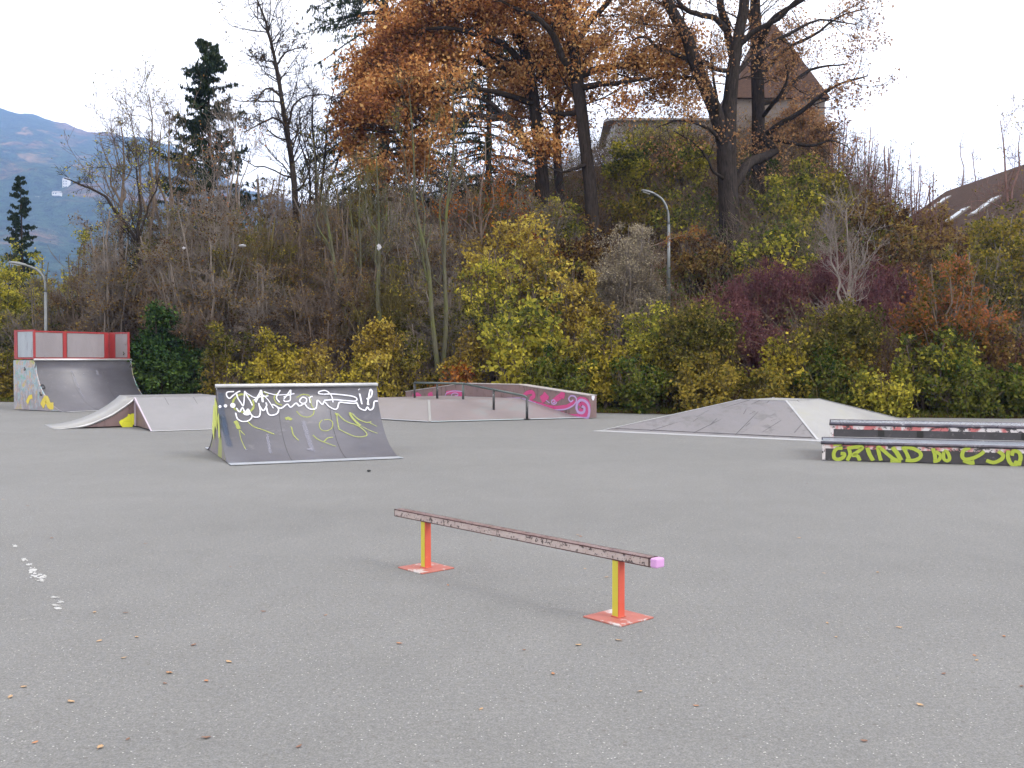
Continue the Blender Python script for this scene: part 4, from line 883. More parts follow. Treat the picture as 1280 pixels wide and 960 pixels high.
tree('second slimmer oak with a crooked mossy low limb, just right of the big forked oak', 950, D, [
  [(952, 300, D, 10), (952, 240, D, 9), (948, 200, D, 8.5), (948, 150, D, 8), (947, 100, D, 8), (946, 60, D, 8), (944, 20, D, 7), (945, -40, D, 5), (950, -120, D, 2)],
  [(915, 236, 46, 5.5), (925, 222, 46.5, 6), (935, 205, 47, 6.5), (952, 197, 48, 6), (968, 190, 48.5, 5.5), (964, 182, 48.8, 5), (952, 170, 49.4, 4.5)],
  [(955, 170, D, 4), (975, 155, D - 1, 3.5), (1000, 140, D - 1.5, 3), (1025, 120, D - 2, 2.4), (1050, 105, D - 2, 1.6), (1085, 95, D - 2, .8)],
  [(950, 130, D, 3.6), (975, 122, D + 1, 3), (995, 100, D + 2, 2.4), (1020, 85, D + 2, 1.6), (1060, 80, D + 2, .8)],
  [(955, 172, D, 3), (985, 178, D - 1, 2.4), (1015, 182, D - 1.5, 1.8), (1040, 175, D - 2, 1), (1060, 185, D - 2, .5)],
  [(948, 60, D, 4.5), (965, 25, D - 1, 3.6), (990, 8, D - 1.5, 2.8), (1020, -10, D - 2, 1.8), (1060, -40, D - 2, .8)],
  [(950, 95, D, 3), (985, 60, D + .5, 2.4), (1015, 45, D + 1, 1.8), (1050, 20, D + 1, 1.2), (1085, 10, D + 1, .6)],
  [(945, 40, D, 4), (930, 5, D + 1, 3), (915, -40, D + 1, 1.6)],
  [(950, 150, D, 3), (975, 118, D - 1.5, 2.2), (985, 95, D - 2, 1.5), (980, 75, D - 2, .7)]],
  'oakpale', 'oak', nl=5, lsz=.11, k=(8, 6, 6), len1=.40, group='old oaks on the bank', gap=.34, minlen=1.2, maxlen=2.4, t0=.42)
D = 46.0
tree('orange leaved oak with a leaning dark trunk standing left of the yellow green thicket', 738, D, [
  [(740, 262, D, 8.5), (737, 225, D, 8), (732, 185, D, 7.5), (727, 140, D, 7.5), (722, 105, D, 8), (718, 70, D, 7), (712, 30, D, 6), (705, -20, D, 5), (700, -90, D, 3), (700, -160, D, 1.5)],
  [(722, 100, D, 5), (705, 75, D - 1, 4.5), (692, 45, D - 1.5, 4), (680, 30, D - 2, 3.5), (665, 18, D - 2, 3), (645, 10, D - 2, 2), (600, -10, D - 2, 1)],
  [(722, 95, D, 5), (745, 88, D + .6, 5), (770, 82, D + 1, 4), (800, 85, D + 1, 3), (835, 80, D + 1, 2), (860, 90, D + 1, 1)],
  [(725, 110, D, 4.5), (755, 105, D - 1, 3.5), (785, 102, D - 1.4, 2.5), (815, 98, D - 1.5, 1.5)],
  [(735, 205, D, 2.6), (715, 212, D - 1, 2), (700, 215, D - 1, 1.2), (680, 205, D - 1, .6)],
  [(716, 65, D, 5), (735, 30, D + 1, 4), (765, -5, D + 1.5, 3), (790, -60, D + 2, 1.5)],
  [(712, 40, D, 4.5), (690, 0, D + 1, 3.5), (660, -50, D + 1.5, 2.5), (620, -90, D + 2, 1.2)],
  [(726, 140, D, 4), (700, 142, D + 1, 3), (680, 140, D + 1.5, 1.6), (655, 125, D + 2, .8)]],
  'oak', 'dark', nl=10, lsz=.13, k=(9, 8, 6), len1=.46, group='old oaks on the bank', gap=.22, minlen=1.5, maxlen=3.2, t0=.4)
D = 48.0
tree('orange oak whose arching limb bends far to the left over the bare thicket', 672, D, [
  [(678, 235, D, 9), (676, 200, D, 8), (672, 165, D, 7.5), (668, 130, D, 7), (662, 95, D, 7), (655, 60, D, 6), (650, 20, D, 5), (640, -40, D, 4), (630, -110, D, 2)],
  [(664, 196, D - 1, 4.5), (655, 175, D - 1.5, 5), (643, 155, D - 2, 5), (632, 146, D - 2, 5.5), (612, 148, D - 2.2, 4.5), (590, 142, D - 2.4, 4), (570, 143, D - 2.6, 3.4), (545, 150, D - 3, 2.6), (515, 148, D - 3, 1.8), (480, 140, D - 3, .8)],
  [(668, 120, D, 5), (640, 95, D + 1, 4.4), (605, 80, D + 1.4, 3.6), (565, 72, D + 1.4, 2.6), (520, 75, D + 1, 2), (465, 92, D + 1, 1)],
  [(662, 92, D, 4.6), (630, 55, D - 1, 4), (590, 42, D - 1.4, 3.2), (550, 35, D - 1.4, 2.2), (495, 42, D - 1.4, 1)],
  [(655, 60, D, 4.6), (620, 10, D, 4), (590, -10, D, 3), (560, -15, D, 2), (535, 0, D, 1)],
  [(668, 130, D, 4), (620, 115, D - 2, 3.2), (570, 110, D - 2.6, 2.6), (520, 115, D - 3, 2), (450, 122, D - 3, 1)],
  [(665, 105, D, 4), (690, 80, D + 1, 3), (715, 50, D + 2, 1.6)],
  [(632, 146, D - 2, 3), (612, 128, D - 2, 2.6), (585, 120, D - 2, 2), (545, 130, D - 2, 1.4), (500, 135, D - 2, .7)],
  [(570, 143, D - 2.6, 2.2), (545, 118, D - 2.6, 1.7), (505, 100, D - 2.6, 1.4), (460, 78, D - 2.6, .7)],
  [(640, 95, D + 1, 3), (600, 60, D, 2.4), (550, 55, D, 1.8), (505, 60, D, .8)],
  [(590, 142, D - 2.4, 2.6), (560, 165, D - 2.6, 2.4), (510, 182, D - 3, 1.8), (450, 200, D - 3, .9)],
  [(545, 150, D - 3, 2), (495, 165, D - 3.4, 1.6), (435, 160, D - 3.6, .8)],
  [(650, 30, D, 4), (665, -10, D + 1, 3), (690, -60, D + 1, 1.5)]],
  'oak', 'dark', nl=12, lsz=.15, k=(11, 8, 6), len1=.38, group='old oaks on the bank', gap=.27, minlen=1.4, maxlen=3.0, t0=.38, up=.02)
tree('tall slender rust leaved tree behind the arching limb', 700, 53, [
  straight(700, 250, 690, -120, 53, 6), [(697, 150, 53, 3), (720, 100, 53, 2.5), (750, 60, 54, 1.6), (790, 20, 54, .8)], [(695, 120, 53, 3), (672, 80, 54, 2), (650, 40, 54, 1)]],
  'oakpale', 'dark', nl=8, lsz=.14, k=(9, 7, 6), len1=.36, group='old oaks on the bank', gap=.25)
tree('reddish brown oak sapling with small orange leaves beneath the arching limb', 600, 41, [straight(598, 330, 605, 160, 41, 2.5), straight(600, 300, 570, 190, 41, 1.6), straight(600, 300, 640, 185, 41, 1.6)],
  'rust', 'brown', nl=4, lsz=.10, k=(8, 6, 4), len1=.36, group='old oaks on the bank', gap=.35)

# ---------------- conifers
spruce('huge spruce with hanging branches, its top cut by the photo, left behind the orange oak', 478, 57, -330, 290, 220, .42, group='spruces on the bank')
spruce('dark spruce with a pointed top standing alone above the bare thicket', 262, 52, 54, 195, 200, .13, group='spruces on the bank')
spruce('small distant spruce in front of the blue mountain at the left edge', 28, 68, 222, 52, 120, .10, group='spruces on the bank')
spruce('dark spruce half hidden behind the two tall orange oaks', 610, 62, -60, 240, 130, .25, group='spruces on the bank')

# ---------------- bare and nearly bare trees
bare = dict(leaf=None, nl=0)
tree('tall bare tree with one leaning trunk ending in a thin tip', 365, 44, [
  [(372, 330, 44, 4.2), (370, 270, 44, 4), (366, 210, 44, 3.6), (356, 150, 44, 3), (347, 90, 44, 2.4), (338, 50, 44, 1.7), (330, 20, 44, 1.5), (320, -5, 44, .8)],
  [(366, 200, 44, 2), (357, 160, 43.5, 1.8), (345, 148, 43, 1.5), (325, 155, 43, 1), (305, 165, 43, .6)], [(350, 120, 44, 1.6), (335, 110, 44, 1.2), (318, 128, 44, .7)],
  [(347, 80, 44, 1.4), (358, 65, 44, 1), (380, 58, 44, .5)], [(345, 78, 44, 1.2), (330, 75, 44, .8), (315, 70, 44, .4)], [(358, 160, 44, 1.6), (370, 128, 44, 1.2), (395, 118, 44, .8), (425, 122, 44, .4)]],
  'brown', 'dark', nl=1, lsz=.09, k=(14, 6, 4), len1=.22, group='bare trees above the thicket', gap=.45, thick=.008, t0=.3)
tree('bare grey tree with upright stems between the leaning tree and the large spruce', 398, 47, [straight(395, 320, 392, 110, 47, 3.2), straight(397, 280, 420, 105, 47, 2.4), straight(396, 300, 372, 140, 47, 2), straight(398, 280, 440, 130, 47, 1.8)],
  'olive', 'dark', nl=2, lsz=.08, k=(11, 6, 4), len1=.26, group='bare trees above the thicket', gap=.4, thick=.008)
for px, yt, lab, d in ((150, 150, 'slim bare tree with forked dark stems in front of the mountain, leftmost of its row', 41), (186, 118, 'tallest slim bare tree before the mountain, small leaves at its tip', 42), (212, 150, 'slim bare tree close to the left side of the lone dark spruce', 43)):
    tree(lab, px, d, [straight(px + 2, 330, px, yt, d, 2.8), straight(px, 270, px - 26, yt + 20, d, 1.8), straight(px, 260, px + 18, yt + 30, d, 1.8)], 'olive', 'brown', nl=2, lsz=.075, k=(9, 6, 4), len1=.26, group='slim bare trees before the mountain', gap=.42, thick=.008, up=.16)
tree('dark bare tree with a long limb reaching left across the mountain', 172, 40, [straight(176, 360, 170, 190, 40, 3), [(170, 300, 40, 2.2), (150, 272, 39.6, 2), (130, 245, 39.2, 1.6), (105, 232, 39, 1.2), (80, 222, 39, .6)], straight(172, 310, 200, 215, 40, 2)],
  'yelgreen', 'dark', nl=2, lsz=.08, k=(9, 6, 4), len1=.22, group='slim bare trees before the mountain', gap=.45, thick=.007)
for px, pt, yb, yt, d, r, lab in ((548, 512, 470, 120, 33.2, 4.2, 'greenish trunked young tree with a long stem leaning left behind the funbox'), (553, 566, 472, 110, 33.5, 4.0, 'straight greenish young tree with a slim pale stem right beside the leaning one'),
    (478, 470, 420, 190, 35, 4.0, 'young bare tree with grey green stem rising out of the golden shrub'), (432, 392, 400, 180, 37, 3.0, 'thin bare tree leaning left above the yellow shrubs'), (448, 452, 400, 200, 38, 2.6, 'thin upright bare tree left of the grey green stemmed young tree')):
    tree(lab, px, d, [straight(px, yb, pt, yt, d, r * .8), straight((px * 2 + pt) / 3, yb - (yb - yt) * .33, pt - 16, yt + 30, d, r * .38), straight((px + pt) / 2, (yb + yt) / 2, pt + 20, yt + 40, d, r * .32)],
         'olive', 'green', nl=1, lsz=.07, k=(5, 4, 3), len1=.17, a=(25, 55), up=.16, group='young bare trees behind the skatepark', gap=.5, thick=.007, t0=.35)
tree('bare tree with pale upright branches in the middle of the brown thicket', 285, 39, [straight(285, 400, 287, 165, 39, 2.6), straight(286, 350, 262, 185, 39, 1.8), straight(286, 330, 315, 180, 39, 1.8)], 'rust', 'grey', nl=1, lsz=.08, k=(10, 6, 4), len1=.28, up=.2, a=(20, 50), group='bare trees above the thicket', gap=.5, thick=.007)
tree('small pale grey bare tree in front of the dark red shrubs', 1058, 31, [straight(1060, 460, 1058, 262, 31, 2.8), straight(1059, 390, 1030, 285, 31, 1.9), straight(1059, 380, 1090, 290, 31, 1.8), straight(1059, 400, 1040, 270, 31, 1.6)], None, 'pale', nl=0, k=(8, 5, 4), len1=.3, up=.16, a=(20, 50), group='young bare trees behind the skatepark', thick=.006)
tree('thin bare tree at the right border with wispy top against the sky', 1262, 48, [straight(1265, 330, 1250, 150, 48, 2.4), straight(1264, 280, 1275, 165, 48, 2)], 'olive', 'redsap', nl=2, lsz=.08, k=(10, 6, 4), len1=.3, group='saplings on the skyline', gap=.4, thick=.009)
for px, yt, lab in ((1205, 165, 'slender sapling behind the brown roof, nearest to its left end'), (1218, 180, 'slender sapling behind the brown roof, right of its neighbour')):
    tree(lab, px, 72, [straight(px, 280, px, yt, 72, 1.3)], 'olive', 'redsap', nl=1, lsz=.08, k=(9, 4, 3), len1=.12, group='saplings on the skyline', thick=.009)
for i, (px, yt, w, lab) in enumerate(((1046, 120, 70, 'fan of thin bare shoots on the skyline beside the steep roof'), (1078, 140, 60, 'clump of thin shoots with some rusty leaves on the falling skyline'), (1108, 150, 60, 'wispy pale shoots on the skyline, middle of the gap in the trees'), (1142, 165, 60, 'tall rusty tipped shoots at the foot of the falling skyline'), (1160, 195, 34, 'short dark shoots next to the gable of the brown roof'))):
    shrub(lab, px, 52 - i * .5, yt, w, 'rust' if i in (1, 3) else 'brown', 'redsap', nl=2, lsz=.07, stems=10, twigs=(7, 4), gap=.42, group='saplings on the skyline', name='sapling_clump', cat='saplings', arch=.25, bare_low=.3)

# ---------------- thicket of bare shrubs across the slope
th = [(60, 43, 322, 80), (105, 41.5, 312, 90), (135, 38, 235, 90), (165, 38.5, 290, 100), (180, 42, 215, 110), (222, 38.5, 235, 120), (232, 45, 200, 110), (262, 37, 235, 120), (300, 42, 178, 130), (318, 38, 225, 120), (350, 45, 205, 130), (375, 39, 235, 120), (405, 44, 200, 130), (430, 39, 230, 120), (455, 43, 200, 130), (490, 40, 215, 120), (520, 44, 185, 120), (545, 39, 255, 100), (585, 42, 220, 110), (625, 45, 200, 100), (665, 44, 220, 90), (240, 36.5, 330, 110), (330, 36.5, 320, 110), (410, 36, 330, 110), (500, 35.5, 320, 100), (560, 35, 340, 90), (135, 39, 362, 90)]
th_words = ['at the far left beside the small spruce', 'left of the slim bare trees', 'below the slim bare trees', 'above the dark green thuja', 'behind the slim bare trees', 'right above the evergreen bush', 'under the lone dark spruce', 'left of the pale branched tree', 'at the foot of the lone spruce', 'right of the pale branched tree', 'below the leaning bare tree', 'in the middle of the slope left of the white bag', 'left of the huge spruce', 'above the yellow shrub', 'under the huge spruce', 'around the hanging white bag', 'under the tip of the arching oak limb', 'between the two greenish young trees', 'below the arching oak limb', 'in front of the arching oak trunk', 'beneath the orange oak', 'low behind the evergreen bush', 'low behind the yellow shrub', 'low between the yellow and golden shrubs', 'low behind the golden shrub', 'low behind the twin young trees', 'low beside the quarter pipe deck']
for i, (px, d, yt, w) in enumerate(th):
    yt -= 24 if 200 < px < 560 and d >= 42 else (10 if px > 200 else 0)
    bk = ['grey', 'brown', 'grey', 'brown', 'olive'][i % 5]; lf = ['brown', 'olive', 'brown', 'brown', 'olive'][(i * 2 + 1) % 5]
    kind = {'grey': 'grey twigged', 'brown': 'brown twigged', 'olive': 'olive twigged'}[bk]
    shrub(f'{kind} nearly bare shrub {th_words[i]}', px, d, yt, w * 1.15, lf, bk, nl=2, lsz=.06, stems=20, twigs=(10, 7), tw3=5, gap=.46, group='bare thicket shrubs on the slope', arch=.04, spread=1.35)

# ---------------- leafy shrubs, back rows first
S = shrub; G2 = 'leafy shrubs on the upper bank'
S('yellow green bush under the long grey roof, left part', 795, 55, 172, 110, 'yelgreen', 'brown', 9, .12, twigs=(9, 7), group=G2)
S('yellow green bush under the long grey roof, right part', 860, 54, 168, 110, 'yelgreen', 'brown', 8, .12, twigs=(9, 7), group=G2, gap=.3)
S('dull olive bush on the upper bank between the two dark trunks', 800, 48, 222, 140, 'olive', 'brown', 8, .11, twigs=(9, 7), group=G2, gap=.3)
S('green and brown bush left of the big forked trunk', 860, 46, 225, 120, 'yelgreen', 'brown', 6, .11, twigs=(9, 7), group=G2, gap=.4, off=-.15)
S('yellow speckled bush right of the slimmer oak', 985, 46, 205, 110, 'yelgreen', 'brown', 8, .11, twigs=(9, 7), group=G2, gap=.35)
S('bright yellow bush high on the bank under the saplings', 1040, 48, 192, 110, 'yellow', 'brown', 8, .11, twigs=(9, 7), group=G2, gap=.32, off=-.12)
S('dark green bush behind the lower trunk of the slimmer oak', 945, 52, 195, 110, 'green', 'brown', 8, .12, twigs=(9, 7), group=G2, gap=.3)
S('brown leaved bush on the falling edge of the bank', 1092, 45, 226, 100, 'brown', 'brown', 9, .10, twigs=(9, 7), group=G2)
S('rusty brown bush left of the brown roof', 1135, 42, 262, 100, 'brown', 'brown', 8, .10, twigs=(9, 7), group=G2, off=.1)
S('dark brown bush in the hollow under the bright yellow bush', 1085, 40, 275, 120, 'brown', 'dark', 7, .10, twigs=(9, 7), group=G2, off=-.15)
S('green brown bush directly in front of the brown roof', 1180, 42, 272, 90, 'brown', 'brown', 8, .10, twigs=(9, 7), group=G2)
S('yellow spotted dark bush under the slimmer oak', 965, 40, 268, 120, 'yelgreen', 'dark', 5, .11, twigs=(9, 7), group=G2, gap=.42)
S('dark brown bush left of the big oak trunk', 870, 41, 280, 110, 'brown', 'dark', 7, .1, twigs=(9, 7), group=G2, off=-.1)
S('brown and rust bush under the leaning oak', 730, 43, 262, 120, 'brown', 'dark', 8, .1, twigs=(9, 7), group=G2)
S('rust coloured bush at the foot of the arching oak', 660, 42, 250, 100, 'rust', 'dark', 6, .1, twigs=(9, 7), group=G2, gap=.3, off=-.1)
S('grey ochre tall bush filling the right border of the picture', 1255, 38, 228, 150, 'olive', 'grey', 9, .085, stems=26, twigs=(10, 8), tw3=2, group=G2, gap=.2, off=.12)
S('ochre bush hiding the lower right part of the brown roof', 1280, 44, 236, 110, 'olive', 'grey', 8, .09, stems=24, twigs=(10, 8), tw3=2, group=G2, gap=.22, off=.1)
S('grey brown bush just left of the tall ochre bush', 1215, 36, 268, 110, 'olive', 'grey', 7, .085, twigs=(9, 7), tw3=2, group=G2, gap=.35)
S('yellow green willow like bush at the left border', 34, 50, 286, 130, 'yelgreen', 'olive', 16, .09, twigs=(9, 7), group=G2, off=.1)
S('fresh yellow green bush between the lamp and the mountain', 98, 50, 258, 110, 'yelgreen', 'olive', 9, .09, twigs=(9, 7), group=G2, gap=.3, off=.12)
S('green leafy bush beside the left street lamp', 12, 44, 318, 90, 'yelgreen', 'olive', 14, .10, twigs=(9, 7), group=G2)
S('dark leafy bush behind the quarter pipe railing', 95, 42.5, 362, 110, 'green', 'dark', 10, .10, twigs=(9, 7), group=G2, off=-.1)
S('second dark bush behind the quarter pipe railing, next to the thuja', 150, 40, 368, 90, 'green', 'dark', 10, .10, twigs=(9, 7), group=G2, off=-.2)
S('broad tan and yellow bush crowning the middle of the bank', 655, 38.5, 244, 195, 'golden', 'brown', 9, .09, stems=30, twigs=(9, 8), group=G2, gap=.2, off=-.02)
S('olive middle bush under the broad tan bush', 690, 36, 300, 130, 'olive', 'brown', 8, .10, stems=18, twigs=(9, 7), group=G2, gap=.3)
S('rusty olive bush left of the broad tan bush', 600, 37, 300, 90, 'golden', 'brown', 6, .09, twigs=(9, 7), group=G2, gap=.4, off=-.15)
S('pale grey nearly bare shrub left of the middle street lamp', 783, 37, 252, 115, 'buff', 'grey', 3, .05, stems=26, twigs=(10, 7), tw3=4, group=G2, arch=.2)
S('dark red dogwood thicket right of the big oak trunk', 955, 36, 318, 130, 'darkred', 'red', 1, .065, stems=28, twigs=(9, 7), tw3=3, group=G2, arch=.25)
S('dark red dogwood thicket behind the pale bare tree', 1030, 37, 308, 120, 'darkred', 'red', 1, .065, stems=28, twigs=(9, 7), tw3=3, group=G2, arch=.25)
S('dark red dogwood thicket left of the orange topped bush', 1100, 36, 312, 100, 'darkred', 'red', 1, .065, stems=24, twigs=(9, 7), tw3=3, group=G2, arch=.25)
S('dark red shrub low behind the sprawling olive twigs', 930, 32, 375, 110, 'darkred', 'red', 2, .07, stems=22, twigs=(9, 7), tw3=3, group=G2, arch=.2)
S('muted maroon shrub band beginning at the sprawling olive twigs', 905, 34, 345, 100, 'darkred', 'red', 1, .065, stems=26, twigs=(9, 7), tw3=3, group=G2, arch=.25)
S('muted maroon shrub between the pale bare tree and the orange topped bush', 1078, 33.5, 335, 110, 'darkred', 'red', 1, .065, stems=26, twigs=(9, 7), tw3=3, group=G2, arch=.25)
S('screen of bare brown twigs before the walls of the steep roofed house', 990, 58, 125, 90, 'oakpale', 'grey', 3, .09, stems=24, twigs=(9, 7), tw3=3, group=G2, arch=.15)
S('bare twiggy bush at the right corner of the steep roofed house', 1022, 56, 140, 70, 'oakpale', 'brown', 2, .09, stems=20, twigs=(9, 7), tw3=3, group=G2, arch=.2)
S('airy yellow green bush screening the long grey building', 825, 60, 158, 150, 'yelgreen', 'brown', 7, .12, stems=22, twigs=(9, 7), group=G2, gap=.3, off=.05)
S('yellow green bush filling the gap left of the leaning oak foot', 700, 46, 232, 110, 'yelgreen', 'brown', 8, .11, stems=18, twigs=(9, 7), group=G2, gap=.28, off=.05)
S('wide yellow green bush joining the broad tan bush to the shrubs below it', 615, 35.5, 300, 130, 'yelgreen', 'brown', 9, .09, stems=22, twigs=(9, 8), group=G2, gap=.2, off=.08)
S('golden olive bush between the big leaved shrub and the pale grey shrub', 715, 34.5, 318, 120, 'golden', 'brown', 9, .09, stems=22, twigs=(9, 8), group=G2, gap=.22)
S('tall rust brown bush veiling the left end of the brown roof', 1168, 46, 232, 90, 'brown', 'redsap', 6, .09, stems=22, twigs=(9, 7), tw3=2, group=G2, gap=.25, off=.1)
# foot row, left to right
S('glossy dark green thuja bush standing beside the quarter pipe', 205, 35.3, 366, 88, 'ever', 'dark', 16, .085, stems=22, twigs=(10, 8), cat='evergreen shrub', name='evergreen_shrub', bare_low=.02)
S('lower dark green evergreen bush right of the thuja', 243, 35.3, 415, 70, 'ever', 'dark', 14, .085, stems=18, twigs=(10, 8), cat='evergreen shrub', name='evergreen_shrub', bare_low=.02)
S('brown and olive shrub between evergreen and yellow shrub', 285, 34.6, 388, 80, 'olive', 'brown', 6, .075, twigs=(9, 7), gap=.3)
S('bright yellow shrub behind the graffiti spine ramp', 347, 34.6, 402, 84, 'yellow', 'brown', 11, .075, stems=18, twigs=(9, 8), off=.1)
S('low yellow olive shrub left of the bright yellow one', 305, 34.4, 448, 66, 'yelgreen', 'brown', 9, .07, twigs=(9, 7), bare_low=.03)
S('ochre shrub between bright yellow and golden shrub', 405, 34, 412, 84, 'golden', 'brown', 8, .075, twigs=(9, 7), gap=.2, off=-.12)
S('golden yellow shrub with hanging leaf clusters right of the spine ramp', 476, 33.4, 382, 96, 'golden', 'brown', 10, .08, stems=18, twigs=(9, 8), gap=.18, off=.08)
S('low golden shrub at the asphalt behind the funbox corner', 455, 33.2, 440, 80, 'yellow', 'brown', 8, .075, twigs=(9, 7), gap=.25, bare_low=.03, off=-.1)
S('olive shrub between the twin young trees and golden shrub', 522, 33.4, 400, 70, 'olive', 'brown', 7, .075, twigs=(9, 7), gap=.3)
S('rusty ochre low shrub behind the ledge, right of the twin young trees', 585, 32.4, 405, 84, 'golden', 'brown', 7, .08, twigs=(9, 7), gap=.32, off=-.2)
S('low reddish shrub directly behind the flat part of the ledge', 575, 31.9, 455, 74, 'rust', 'brown', 7, .07, twigs=(9, 7), bare_low=.03, off=-.2)
S('big leaved yellow and green shrub behind the pink ledge', 652, 32.3, 345, 135, 'yelgreen', 'brown', 9, .115, stems=18, twigs=(8, 6), off=.12, nsc=.7)
S('low green shrub tucked under the big leaved shrub', 690, 31.4, 420, 90, 'green', 'brown', 9, .09, twigs=(9, 7), bare_low=.03, off=.15)
S('yellow shrub left of the dense olive bush, above the ledge end', 750, 31, 392, 86, 'yellow', 'brown', 10, .08, stems=18, twigs=(9, 8), gap=.15)
S('grey green low shrub at the right end of the pink ledge', 728, 30.6, 440, 60, 'green', 'brown', 9, .08, twigs=(9, 7), bare_low=.03, off=.1)
S('large yellow olive bush below the middle street lamp', 822, 31.8, 358, 130, 'yelgreen', 'olive', 8, .08, stems=22, twigs=(9, 8), gap=.2, off=.08)
S('dark green low bush behind the gap between ledge and pyramid', 800, 30.2, 438, 96, 'green', 'brown', 10, .08, twigs=(9, 7), bare_low=.03)
S('sprawling olive twigged bush with arching shoots behind the pyramid', 875, 30.6, 348, 120, 'olive', 'olive', 4, .07, stems=28, twigs=(10, 7), tw3=3, gap=.3, arch=-.06)
S('low leafy bush with dull yellow leaves before the arching shoots', 880, 29.4, 438, 120, 'olive', 'olive', 7, .075, twigs=(9, 7), bare_low=.03, off=.1)
S('yellow bush on the crest left of the saplings', 1012, 50, 188, 90, 'yelgreen', 'brown', 9, .11, twigs=(9, 7), group=G2, gap=.3)
S('yellow and brown bush lower on the falling edge of the bank', 1118, 44, 238, 80, 'olive', 'brown', 9, .11, twigs=(9, 7), group=G2, gap=.25)
S('yellow leaved airy bush over the top of the pyramid', 985, 29.4, 392, 80, 'yellow', 'olive', 6, .085, twigs=(8, 6), gap=.35)
S('brownish olive twiggy bush around the pale bare tree', 1055, 30, 352, 130, 'olive', 'olive', 3, .07, stems=28, twigs=(10, 7), tw3=3, gap=.3)
S('dark low bush behind the right side of the pyramid', 1040, 28.7, 432, 120, 'green', 'olive', 7, .08, twigs=(9, 7), bare_low=.03, gap=.2)
S('rounded bush with orange red top above the grind ledges', 1186, 29.9, 292, 160, 'orange', 'brown', 10, .07, stems=30, twigs=(9, 8), off=.14, nsc=.5, zt=1.3)
S('fresh green bush behind the left end of the grind ledges', 1165, 29, 392, 135, 'yelgreen', 'brown', 9, .09, stems=20, twigs=(9, 7), off=-.16, gap=.12)
S('low green bush at the asphalt behind the grind ledges', 1205, 28, 448, 120, 'green', 'brown', 10, .08, stems=20, twigs=(9, 7), bare_low=.03, off=.08)
S('brown red bush at the right border above the ledges', 1258, 28.8, 380, 90, 'brown', 'red', 6, .08, stems=20, twigs=(9, 7), gap=.2)
S('low dark green bush at the right border behind the ledges', 1270, 27.8, 455, 80, 'green', 'brown', 9, .08, twigs=(9, 7), bare_low=.03)
S('low yellow green bush behind the front corner of the pyramid', 1105, 28.2, 450, 90, 'yelgreen', 'olive', 8, .08, twigs=(9, 7), bare_low=.03, gap=.25, off=-.1)
S('low mixed bush just behind the pyramid top', 950, 28.9, 445, 90, 'olive', 'olive', 8, .08, twigs=(9, 7), bare_low=.03, gap=.2)
S('low grassy bush left of the quarter pipe', 4, 39, 425, 50, 'olive', 'brown', 8, .08, twigs=(9, 7), bare_low=.03)
# orange fallen conifer branch
def fallen_branch():
    p = at(850, 298, 38.5); o = empty('dead_branch', p, 'dead conifer branch with bright orange brown needles hanging beside the middle street lamp', 'branch')
    P = np.linspace([-1.2, 0, -.35], [.7, 0, .35], 6)[None] + rng.normal(0, .03, (1, 6, 3)); Rr = np.linspace(.03, .01, 6)[None]
    P1, R1 = kids(P, Rr, 26, .1, 1, 20, 45, lambda pl, t: pl * .25, 4, -.05, .1)
    V, Q = merge([tubes(P, Rr, 5), tubes(P1, R1, 3)]); quadmesh('stems', V, Q, BK['brown'], o)
    V, Q, T = leafquads(onbranch(P1, 16, .03, 0), .09, .03, .2, 2, 1, .1); quadmesh('needles', V, Q, LF['rust'], o, T)
fallen_branch()

# ================================================================== BUILDINGS
M_tile = surf('brown_roof_tiles', (.05, .03, .024), (.075, .046, .036), 3, .9, c3=(.035, .026, .022), scale3=9, stretch=(1, 1, 3), spec=.08)
M_wall = surf('grey_rendered_wall', (.115, .095, .085), (.145, .12, .11), 1, .85)
M_groof = surf('grey_metal_roof', (.2, .19, .19), (.24, .23, .23), 1, .6)
M_glass = surf('window_glass', (.05, .06, .08), (.1, .12, .15), 2, .12)
M_frame = surf('window_frame', (.16, .14, .13), (.2, .18, .17), 2, .5)
M_sky = surf('skylight_glass', (.2, .24, .28), (.28, .32, .36), 2, .25)
def hip_house():
    d = 74; cx = (958 - 640) / F * d; zr = CAMZ + (450 - 34) / F * d; ze = CAMZ + (450 - 138) / F * d; zg = 13.5
    o = empty('house', (cx, d, zg), 'house with a very steep pointed brown roof behind the two dark oaks', 'house')
    w = 3.5; wl = w - .3
    fr = Frame((cx - wl, d - wl), (1, 0), (0, 1), (cx, d, zg))
    mesh('wall', *boxp(fr, 0, 2 * wl, 0, 2 * wl, zg, ze + .05), M_wall, o)
    c = [np.array(v, float) for v in ((-w, -w, ze - zg - .1), (w, -w, ze - zg - .1), (w, w, ze - zg - .1), (-w, w, ze - zg - .1))]; ap = [np.array([-.5, 0, zr - zg]), np.array([.5, 0, zr - zg])]
    v = c + ap; f = [[0, 1, 5, 4], [1, 2, 5], [2, 3, 4, 5], [3, 0, 4], [3, 2, 1, 0]]
    rf = mesh('roof', v, f, M_tile, o)
hip_house()
def hall():
    d = 72; x0 = (768 - 640) / F * d; x1 = (893 - 640) / F * d; zt = CAMZ + (450 - 152) / F * 76.5; zg = 13.6
    o = empty('hall', ((x0 + x1) / 2, d, zg), 'long low building with a flat grey roof edge on top of the bank', 'building')
    b = ((x0 + x1) / 2, d, zg); fr = Frame((x0, d), (1, 0), (0, 1), b)
    mesh('wall', *boxp(fr, 0, x1 - x0, 0, 9, zg, zt - 1.0), surf('pale_grey_wall', (.25, .245, .25), (.29, .285, .29), 1, .8), o)
    v, f = prism(fr, [(-.5, zt - 1.05), (4.5, zt), (9.5, zt - 1.05), (9.5, zt - 1.2), (4.5, zt - .15), (-.5, zt - 1.2)], -.4, x1 - x0 + .4); mesh('roof', v, f, M_groof, o)
hall()
